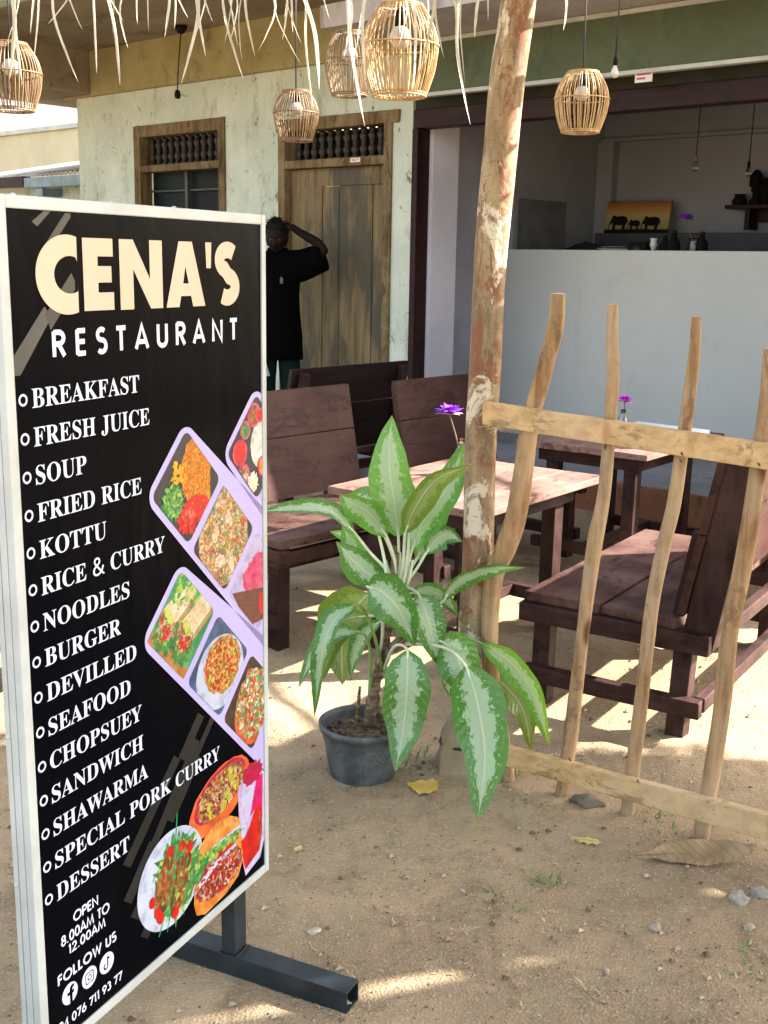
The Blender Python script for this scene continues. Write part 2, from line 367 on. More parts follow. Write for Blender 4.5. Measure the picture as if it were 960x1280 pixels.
# ------------------------------------------------------------------ the house
FL = .24; UE = 2.0
H = thing('house', 'old limewashed house with ochre and green beams over an open shop front', 'house', HO, HROT)
def hbox(name, mat, *boxes, par=None, bev=0.0, jit=0):
    mb = MB()
    for b in boxes: mb.box(b[0], b[1], bev, jit)
    return mb.obj(name, mat, par or H)
WU0, WU1 = -6.09, -1.88
win = (-5.19, -3.93, .95, 2.73); dor = (-3.27, -2.065, FL, 2.65)
hbox('plinth', M['plinth'], ((-1.86, 0, -.3), (UE-.02, .16, FL-.02)), bev=.012)
hbox('floor', M['cement'], ((-1.86, .01, FL-.03), (UE-.03, 3.2, FL)), ((-6.3, -.85, -.3), (-1.885, -.002, FL-.06)), ((-7.2, .25, 0), (-2.1, 3.2, FL)), bev=.006)
T = 3.03
hbox('wall', M['limewash'], ((WU0, 0, -.3), (win[0], .22, T)), ((win[0], 0, -.3), (win[1], .22, win[2])), ((win[0], 0, win[3]), (win[1], .22, T)),
     ((win[1], 0, -.3), (dor[0], .22, T)), ((dor[0], 0, dor[3]), (dor[1], .22, T)), ((dor[0], 0, -.3), (dor[1], .22, FL)), ((dor[1], 0, -.3), (WU1, .22, T)),
     ((WU0, .22, -.3), (WU0+.2, 4.2, T)))
hbox('ochre_band', M['ochre'], ((-5.78, -.05, T), (-1.76, .24, 3.42)), ((-6.35, .02, T+.002), (-5.782, .24, 3.42)))
hbox('cross_beam', M['soffit'], ((-6.5, -1.85, 3.06), (-5.80, .018, 3.42)))
hbox('soffit', M['soffit'], ((-9.5, -1.85, 3.42), (-1.6, 4.3, 3.56)))
hbox('eave_edge', stained('pale_green_eave', (.42, .50, .36), (.50, .57, .44), (.2, .2, .1)), ((-9.6, -1.97, 3.30), (-1.6, -1.852, 3.62)))
hbox('shop_soffit', M['soffit_grey'], ((-1.956, -.85, 3.06), (UE, 4.3, 3.2)))
hbox('green_beam', M['green'], ((-1.757, -.16, 2.715), (UE-.01, .10, 3.058)))
hbox('beam_strip', M['trim_white'], ((-1.76, -.185, 2.69), (UE-.012, -.125, 2.715)), ((-1.76, -.185, 3.028), (UE-.012, -.162, 3.056)), bev=.004)
hbox('lintel', M['oxblood'], ((-1.87, .0, 2.515), (UE-.15, .13, 2.64)), bev=.006)
hbox('over_lintel', simple('dark_olive_board', (.035, .036, .026), .8, .2, 4, .1, spec=.1), ((-1.87, .02, 2.642), (UE-.15, .10, 3.05)))
hbox('door_jamb', M['oxblood'], ((-1.878, -.006, FL), (-1.825, .13, 2.513)), bev=.005)
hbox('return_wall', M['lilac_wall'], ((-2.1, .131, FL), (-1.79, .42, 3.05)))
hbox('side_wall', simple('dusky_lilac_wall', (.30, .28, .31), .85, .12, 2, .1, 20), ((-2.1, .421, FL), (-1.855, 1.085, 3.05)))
hbox('room_wall', M['room_wall'], ((-2.1, 1.086, FL), (-1.86, 2.7, 3.05)), ((-2.1, .2, 3.052), (UE-.02, 2.7, 3.058)), ((-1.858, 2.5, FL), (UE-.16, 2.7, 3.05)), ((UE-.155, 0.005, -.3), (UE-.015, 2.7, 3.05)))
hbox('cornice', M['room_wall'], ((-1.858, 2.44, 2.62), (UE-.16, 2.498, 2.65)), ((-1.857, 2.40, FL), (-1.70, 2.497, 2.619)), bev=.004)
hbox('room_door', simple('grey_room_door', (.14, .145, .155), .6, .15), ((-1.857, 1.25, FL), (-1.845, 1.95, 2.1)), bev=.003)
hbox('door_trim', M['room_wall'], ((-1.857, 1.18, FL), (-1.83, 1.245, 2.16)), bev=.003)
hbox('counter_board', M['panel_white'], ((-1.845, 1.1, FL+.004), (UE-.16, 1.13, 1.70)), bev=.002)
hbox('back_cabinet', simple('dark_cabinet', (.03, .03, .032), .6), ((-1.6, 2.02, FL+.004), (UE-.2, 2.43, 1.85)), bev=.006)
hbox('counter_top', simple('dark_counter_top', (.05, .05, .05), .5), ((-1.6, 1.132, 1.60), (UE-.17, 1.55, 1.64)), bev=.004)
# spindles turned on a lathe
def spindle(h, r):
    p = [(.55, 0), (.9, .04), (.9, .09), (.5, .12), (.62, .16), (1, .30), (.72, .42), (.45, .48), (.85, .50), (.45, .53), (.72, .60), (1, .74), (.62, .85), (.5, .88), (.9, .91), (.9, .97), (.55, 1)]
    mb = MB(); mb.lathe([(a*r, b*h) for a, b in p], 10); return mb
def louvre(par, u0, u1, z0, z1, n, mat):
    first = None
    for i in range(n):
        u = u0+(u1-u0)*(i+.5)/n
        if first is None: o = spindle(z1-z0, .034).obj('spindle', mat, par); first = o
        else: o = first.copy(); COL.objects.link(o); o.parent = par
        o.location = (u, .10, z0)
W_ = MB(); a, b, c, d = win; fw = .085
W_.box((a, -.018, c), (a+fw, .12, d), .006, .003); W_.box((b-fw, -.018, c), (b, .12, d), .006, .003); W_.box((a+fw, -.016, d-.10), (b-fw, .12, d), .006, .003); W_.box((a+fw, -.012, 2.33), (b-fw, .12, 2.39), .005, .003); W_.box((a-.03, -.04, c-.06), (b+.03, .14, c-.001), .006)
wf = W_.obj('window', M['door_frame'], H)
louvre(wf, a+fw, b-fw, 2.39, d-.10, 12, simple('dark_turned_wood', (.030, .020, .011), .6, .3))
hbox('pane', M['dark_glass'], ((a+fw, .13, c), (b-fw, .15, d-.1)), par=wf)
mb = MB()
for z in (2.17, 1.98, 1.79, 1.6, 1.4, 1.2): mb.bar((a+fw, .10, z), (b-fw, .10, z), .014, .018)
mb.bar(((a+b)/2, .09, c), ((a+b)/2, .09, 2.33), .04, .03)
mb.obj('window_bars', simple('dark_iron', (.03, .035, .035), .6, .3), wf)
D_ = MB(); a, b, c, d = dor; fw = .075
D_.box((a, -.02, c), (a+fw, .14, d), .006, .003); D_.box((b-fw, -.02, c), (b, .14, d), .006, .003); D_.box((a-.02, -.025, d-.085), (b+.07, .14, d+.005), .008, .004); D_.box((a+fw, -.018, 2.285), (b-fw, .14, 2.345), .006, .003)
df = D_.obj('door_frame', M['door_frame'], H)
louvre(df, a+fw, b-fw, 2.345, d-.085, 12, bpy.data.materials['dark_turned_wood'])
hbox('transom_back', M['black'], ((a+fw, .141, 2.345), (b-fw, .16, d-.085)), par=df)
D = MB(); um = a+fw+.33*(b-a-2*fw)
D.box((a+fw, .055, c), (um-.004, .10, 2.284), .004, .002); 
for i in range(4):
    x0 = um+.004+(b-fw-um-.004)*i/4; x1 = um+.004+(b-fw-um-.004)*(i+1)/4
    D.box((x0, .06+.006*(i % 2), c), (x1-.003, .10, 2.15), .003, .002)
D.box((um-.08, .052, 2.152), (b-fw-.1, .10, 2.283), .004, .002); D.box((b-fw-.098, .058, 2.152), (b-fw, .10, 2.283), .004); 
D.obj('door', M['door'], H)
def sticker(name, u, v, z, wd, h, par=None):
    s = hbox(name, M['sticker'], ((u, v-.003, z), (u+wd, v, z+h)), par=par)
    hbox('sticker_mark', M['red_ink'], ((u+.012, v-.004, z+h*.60), (u+wd-.012, v-.0031, z+h*.78)), ((u+.012, v-.004, z+h*.25), (u+wd*.6, v-.0031, z+h*.42)), par=s); return s
u_, z_ = fac(791, 101, -.187); sticker('beam_sticker', u_, -.162, z_-.01, .115, .065, H)
u_, z_ = fac(437, 203, -.03); sticker('door_sticker', u_, -.020, z_, .10, .032, H)

# ------------------------------------------------------------------ neighbours beyond the left corner
def pl(px, py, v): u, z = fac(px, py, v); return Vector((u, v, z))
SH = thing('shed', 'low weathered white shed with rusty roof sheet and blue gutter left of the house', 'shed', HO, HROT)
zt = pl(60, 222, 1.6).z
hbox('wall', M['limewash'], ((-11, 1.62, 0), (-6.6, 3.4, zt-.02)), par=SH)
mb = MB()
for i in range(44):
    u0 = -11.2+i*.1
    for j, (du, dz) in enumerate(((0, 0), (.05, .022))):
        pass
vs = []; n = 92
for i in range(n):
    u = -11.2+i*.05; dz = .018 if i % 2 else 0
    vs += [(u, 1.42, zt+.02+dz), (u, 3.5, zt+.42+dz), (u, 3.5, zt+.40+dz), (u, 1.42, zt+dz)]
fs = []
for i in range(n-1):
    for k in range(4): fs.append([i*4+k, i*4+(k+1) % 4, (i+1)*4+(k+1) % 4, (i+1)*4+k])
mb._add(vs, fs); mb.obj('roof', M['sheet'], SH)
mb = MB(); mb.box((-9.3, 1.30, zt-.14), (-6.6, 1.42, zt-.02), .01); mb.box((-9.1, 1.34, zt-.24), (-8.95, 1.60, zt-.145), .005); mb.obj('gutter', M['blue_metal'], SH)
hbox('drain_bracket', M['oxblood'], ((-11, 1.30, zt-.12), (-9.32, 1.41, zt+.0)), par=SH)
CB = thing('cream_building', 'cream flat roofed building standing behind the shed', 'building', HO, HROT)
z0, z1 = pl(45, 203, 6).z, pl(45, 166, 6).z
hbox('wall', M['cream_wall'], ((-20, 6, 0), (-9.0, 9, z1)), par=CB); hbox('parapet', M['trim_white'], ((-20.05, 5.93, z1+.002), (-8.95, 9, z1+.09)), par=CB, bev=.01)
WB = thing('gable_house', 'distant white gabled house bleached by the sun', 'house', HO, HROT)
ua, ub = fac(5, 150, 16)[0], fac(100, 150, 16)[0]; zb, za = fac(60, 112, 16)[1], fac(60, 150, 16)[1]
mb = MB(); mb.prism([(ua-6, 0), (ub+3, 0), (ub+3, za-.2), ((ua+ub)/2-1.5, zb-.3), (ua-6, za-.6)], 16, 24); mb.obj('wall', M['white_wall'], WB)
mb = MB(); mb.bar(((ua+ub)/2-1.5, 15.6, zb-.25), (ub+3.2, 15.6, za-.2), .12, .14); mb.bar(((ua+ub)/2-1.5, 15.6, zb-.25), (ua-6.2, 15.6, za-.62), .12, .14); mb.obj('barge_board', M['white_wall'], WB)
tag(MB().tube([HO+HU*-6.16+HK*.3, HO+HU*-6.16+HK*.3+Vector((0, 0, 3.0))], .035, 10).obj('drain_pipe', M['trim_white']), 'white vertical drain pipe at the left corner of the house', 'pipe')
# ------------------------------------------------------------------ timber benches and tables (local x = depth, y = length)
def bench(name, label, L, seat_z=.43, D=.60, back_z=.98, slim=False):
    t = thing(name, label, 'bench', group='brown timber benches on the sandy courtyard')
    B = 'back_board'
    mb = MB(); hw = D/2-.02
    mb.box((-.02, -.015, seat_z-.036), (hw-.004, L+.015, seat_z), .006, .003); mb.box((hw+.002, -.015, seat_z-.038), (D-.045, L+.015, seat_z-.002), .006, .003); mb.obj('seat', M['seat_wood'], t)
    hb = (back_z-seat_z)
    def slope(z): return D-.02+.10*(z-seat_z)/hb
    mb = MB(); z0 = seat_z+.012; zm = z0+.285; z1 = back_z-.006
    for a, b in ((z0, zm-.003), (zm+.003, z1)):
        x0, x1 = slope(a), slope(b); n = 1
        pts = [(x0-.034, a), (x1-.034, b), (x1-.006, b), (x0-.006, a)]
        mb._add([(p[0], y, p[1]) for y in (.0, L) for p in pts], [[3, 2, 1, 0], [4, 5, 6, 7], [0, 1, 5, 4], [1, 2, 6, 5], [2, 3, 7, 6], [3, 0, 4, 7]])
    mb.obj('backrest', M[B], t)
    pw, pd, po = (.045, .05, .016) if slim else (.11, .06, .04)
    for y in ((.07, L-.07) if slim else (.035, L-.035)):
        mb = MB(); mb.bar((D-.02+po, y, seat_z-.10), (slope(back_z)+po, y, back_z-(.03 if slim else 0)), pw, pd, .006, jit=.002); mb.obj('back_post', M['paint_brown_z'], t)
        mb = MB(); 
        if slim: continue
        mb = MB(); mb.bar((D-.055, y+.0, seat_z+.002), (slope(seat_z+.3)-.04, y, seat_z+.30), .04, .032, .004); mb.obj('back_cleat', M['paint_brown_z'], t)
    for x, dx in ((.05, .0), (D-.02, -.012)):
        for y, dy in ((.04, -.008), (L-.04, .008)):
            mb = MB(); mb.bar((x+dx, y+dy, -.02), (x, y, seat_z-.038), .068, .068, .006, jit=.002, up=(0, 1, 0)); mb.obj('leg', M['paint_brown_z'], t)
    for y in (-.004, L+.004):
        mb = MB(); mb.bar((-.03, y, seat_z-.075), (D+.075, y, seat_z-.075), .06, .070, .006, jit=.002); mb.obj('seat_rail', M['paint_brown_x'], t)
        mb = MB(); mb.bar((-.0, y-.012*(1 if y < 0 else -1), .125), (D+.06, y-.012*(1 if y < 0 else -1), .125), .045, .062, .005, jit=.002); mb.obj('end_stretcher', M['paint_brown_x'], t)
    for x, z in ((D+.055, seat_z-.077), (.0, seat_z-.078)):
        mb = MB(); mb.bar((x, .028, z), (x, L-.028, z), .04, .055, .005, jit=.002); mb.obj('long_rail', M['paint_brown'], t)
    mb = MB(); mb.bar((D+.045, .02, .128), (D+.045, L-.02, .128), .038, .055, .005, jit=.002); mb.obj('long_stretcher', M['paint_brown'], t)
    return t
bR = bench('bench', 'nearest brown bench right behind the stick fence, its backrest on the right', 1.20)
def put(o, u, v, rz, z=0): o.location = house(u, v, z); o.rotation_euler = (0, 0, HROT+rz)
put(bR, 1.40, -3.05, R_(9))
# left rows face the tables: turned half round
bL = bench('bench', 'faded brown bench behind the menu sign, facing the nearer table', 1.08, .47, .62, .99, True)
put(bL, .34, -2.235, R_(180))
b3 = bench('bench', 'faded brown bench between the dark bench and the post, seen over the nearer table', .80, .47, .62, .98, True); put(b3, .34, -1.08, R_(180))
bD = bench('bench', 'brown bench turned away, tall back darkened for shade, showing behind the two faded left benches', .98, .47, .62, 1.0, True)
for ch in bD.children:
    if ch.name.startswith('backrest'): ch.data.materials[0] = wood('shade_dark_bench_board', (.012, .006, .005), (.022, .011, .009), 1, 5, None, .5, .5, .2)  # shade on the turned-away back put into a darker board colour
put(bD, -1.66, -2.02, R_(0))
b4 = dup(bR, house(1.30, -1.22, .0), HROT+R_(4), 'sunlit brown bench in line behind the nearest bench, just below the white counter')
b5 = dup(bL, house(.30, -3.86, 0), HROT+R_(181), 'brown bench almost wholly hidden behind the left edge of the menu sign')
def table(name, label, W, L, zt):
    t = thing(name, label, 'table', group='timber tables in a row')
    mb = MB(); n = 4
    for i in range(n): mb.box((W*i/n+.0015, random.uniform(-.006, .006), zt-.032-random.uniform(0, .002)), (W*(i+1)/n-.0015, L+random.uniform(-.006, .006), zt-random.uniform(0, .0025)), .004, .002)
    mb.obj('tabletop', M['table_wood'], t)
    ix, iy = .085, .10
    mb = MB(); mb.box((ix, iy, zt-.11), (W-ix, iy+.03, zt-.034), .003); mb.box((ix, L-iy-.03, zt-.11), (W-ix, L-iy, zt-.034), .003); mb.obj('apron', M['paint_brown_x'], t)
    mb = MB(); mb.box((ix, iy+.031, zt-.11), (ix+.03, L-iy-.031, zt-.034), .003); mb.box((W-ix-.03, iy+.031, zt-.11), (W-ix, L-iy-.031, zt-.034), .003); mb.obj('side_apron', M['paint_brown'], t)
    for x in (ix+.065, W-ix-.065):
        for y in (iy+.066, L-iy-.066):
            mb = MB(); mb.bar((x, y, -.02), (x, y, zt-.034), .068, .07, .005, jit=.002, up=(0, 1, 0)); mb.obj('leg', M['paint_brown_z'], t)
    for y in (iy+.02, L-iy-.02):
        mb = MB(); mb.bar((ix-.03, y-.0, .145), (W-ix+.03, y, .145), .035, .06, .004, jit=.002); mb.obj('stretcher', M['paint_brown_x'], t)
    mb = MB(); mb.bar((W/2, iy+.04, .15), (W/2, L-iy-.04, .15), .05, .05, .004); mb.obj('long_stretcher', M['paint_brown'], t)
    return t
t1 = table('table', 'nearer worn pinkish brown table, seen left of and behind the wooden post', .745, .98, .70); put(t1, .462, -3.168, R_(5))
t2 = dup(t1, house(.235, -1.555, .0), HROT+R_(4.7), 'farther table behind the upper fence rail, with the flower bottle and tissue box on it')

# ------------------------------------------------------------------ trunk post and footing
pc = [(652, -70, 46), (648, 0, 45), (633, 103, 45), (626, 180, 43), (620, 240, 43), (612, 340, 41), (607, 450, 40), (601, 560, 39), (597, 700, 39), (592, 800, 40), (589, 880, 41), (586, 965, 42)]
PY = 3.40
cen = [on_y(x, y, PY) for x, y, _ in pc]; rad = [px_size(wd/2, c) for (x, y, wd), c in zip(pc, cen)]
cen2 = spline(cen, 46); rr = spline([Vector((r, 0, 0)) for r in rad], 46)
mb = MB(); n = 20; rings = []
for i, (c, r) in enumerate(zip(cen2, rr)):
    rings.append([c+Vector((math.cos(2*math.pi*k/n), math.sin(2*math.pi*k/n), 0))*(r.x*(1+.07*noise.noise(Vector((math.cos(2*math.pi*k/n)*1.3, math.sin(2*math.pi*k/n)*1.3, c.z*2.2))))) for k in range(n)])
post = MB().loft(rings).obj('wooden_post', M['bark']); tag(post, 'tall bark mottled tree trunk post rising from a stone footing beside the potted plant', 'post')
f0 = cen[-1]; zb = 0
mb = MB(); fx = on_z(574, 985, 0.0)
rings = []
for z, hw, hd in ((-.08, .088, .085), (.03, .088, .085), (.045, .084, .082), (.10, .080, .076), (.165, .055, .052), (.185, .045, .045)):
    c = Vector((fx.x+.025, fx.y+.115, z)); rings.append([c+Vector((a*hw+.004*random.uniform(-1, 1), b*hd+.004*random.uniform(-1, 1), random.uniform(-.004, .004))) for a, b in ((-1, -.9), (-.5, -1), (.5, -1), (1, -.9), (1, .9), (.5, 1), (-.5, 1), (-1, .9))])
mb.loft(rings, smooth=False); mb.obj('footing', stained('footing_stone', (.24, .185, .115), (.33, .265, .17), (.15, .11, .07), 6, .5), post)
mb = MB(); c = Vector((fx.x+.025, fx.y+.115, .115)); mb.tube([c+Vector((.082*math.cos(a), .080*math.sin(a), .012*math.cos(a))) for a in [2*math.pi*i/20 for i in range(21)]], .005, 6, False); mb.obj('wire_tie', M['cord'], post)

M['nail'] = simple('rusty_nail', (.05, .03, .02), .6)
# ------------------------------------------------------------------ stick fence
FP = Vector((.55, 3.19, 0)); FD = Vector((.83, -.556, 0)).normalized(); FN = Vector((-FD.y, FD.x, 0)); 
if FN.y < 0: FN = -FN
def fen(px, py, off=0.0): return on_plane(px, py, FP+FN*off, FN)
FENCE = thing('picket_fence', 'low rustic fence of peeled crooked sticks nailed to two sawn boards beside the post', 'fence', FP)
def rel(P): return P-FP
M['cut_end'] = simple('pale_cut_wood', (.62, .47, .28), .8, .15, 30, .3)
sticks = [
 [(698, 367, 20), (694, 410, 22), (684, 450, 23), (674, 485, 24), (664, 520, 25), (655, 580, 27), (645, 645, 29), (632, 685, 30), (617, 722, 27), (612, 790, 24), (616, 860, 23), (626, 915, 22), (638, 985, 18)],
 [(766, 380, 15), (765, 430, 17), (767, 465, 18), (763, 520, 18), (758, 590, 18), (752, 635, 19), (743, 680, 22), (731, 770, 18), (722, 850, 19), (712, 930, 20), (698, 1015, 17)],
 [(870, 396, 14), (868, 440, 16), (861, 500, 18), (852, 565, 19), (842, 630, 20), (829, 685, 20), (815, 760, 20), (806, 840, 19), (796, 920, 20), (781, 1042, 19)],
 [(964, 436, 20), (959, 505, 22), (949, 575, 24), (938, 650, 24), (926, 720, 26), (912, 790, 24), (903, 880, 24), (891, 960, 24), (872, 1070, 22)],
 [(1060, 430, 18), (1052, 560, 20), (1035, 700, 22), (1018, 860, 22), (985, 1110, 22)],
 [(1160, 460, 20), (1150, 600, 22), (1140, 760, 22), (1110, 1160, 22)]]
for i, S in enumerate(sticks):
    P = [rel(fen(x, y, 0)) for x, y, _ in S]; r = [px_size(wd/2*.90, fen(x, y, 0)) for x, y, wd in S]
    for j, p in enumerate(P): p += FN*(.004*noise.noise(Vector((j*.7, i*3, 0))))
    N = 40; Q = spline(P, N); RR = spline([Vector((a, 0, 0)) for a in r], N); rings = []; n = 14
    for j, (c, a) in enumerate(zip(Q, RR)):
        t = (Q[min(j+1, N-1)]-Q[max(0, j-1)]).normalized(); x = t.cross(FN).normalized(); y = t.cross(x)
        ring = []
        for k in range(n):
            an = 2*math.pi*k/n; rr_ = a.x*(1+.07*noise.noise(Vector((math.cos(an)*1.2+i*5, math.sin(an)*1.2, c.z*5)))+.16*max(0, noise.noise(Vector((math.cos(an)*1.5+i*9, math.sin(an)*1.5, c.z*9)))-.35))
            ring.append(c+(x*math.cos(an)+y*math.sin(an))*rr_)
        rings.append(ring)
    mb = MB().loft(rings); mb.bm.faces.ensure_lookup_table(); mb.bm.faces[-2].material_index = 1; mb.bm.faces[-2].smooth = False; mb.obj('picket', [M['picket'], M['cut_end']], FENCE)
def frail(ya_t, ya_b, xa, yb_t, yb_b, xb, off, thick=.026):
    a_t, a_b = rel(fen(xa, ya_t, off)), rel(fen(xa, ya_b, off)); b_t, b_b = rel(fen(xb, yb_t, off)), rel(fen(xb, yb_b, off))
    b_t = a_t+(b_t-a_t)*1.75; b_b = a_b+(b_b-a_b)*1.75; rings = []
    for i in range(25):
        f = i/24; t, b = a_t.lerp(b_t, f), a_b.lerp(b_b, f); wv = .0022*noise.noise(Vector((f*9, xa, 0))); e = .0025
        t = t+Vector((0, 0, wv)); b = b+Vector((0, 0, wv*.6))
        rings.append([t-Vector((0, 0, e)), t+FN*e, t+FN*(thick-e), t+FN*thick-Vector((0, 0, e)), b+FN*thick+Vector((0, 0, e)), b+FN*(thick-e), b+FN*e, b+Vector((0, 0, e))])
    mb = MB().loft(rings, smooth=False); return mb.obj('rail', M['rail'], FENCE)
frail(502, 531, 603, 555, 588, 960, -.047); frail(934, 958, 632, 1019, 1052, 960, -.047)
for x, y in ((757, 556), (756, 559), (852, 566), (851, 575), (948, 579), (712, 948), (797, 975)): 
    mb = MB(); p = rel(fen(x, y, -.0485)); mb.tube([p+FN*.004, p-FN*.004, p-FN*.006+Vector((.006, 0, -.006))], .0022, 6); mb.obj('nail', M['nail'], FENCE)
mb = MB()
for i in range(26):
    b = rel(fen(612+i*.9, 527+random.uniform(-2, 3), -.05)); mb.tube([b, b+Vector((random.uniform(-.02, .02), -.006, random.uniform(-.02, .008))), b+Vector((random.uniform(-.04, .04), -.008, random.uniform(-.035, -.005)))], .0008, 4)
mb.obj('rope_fibre', simple('coir_fibre', (.45, .33, .18), .8), FENCE)

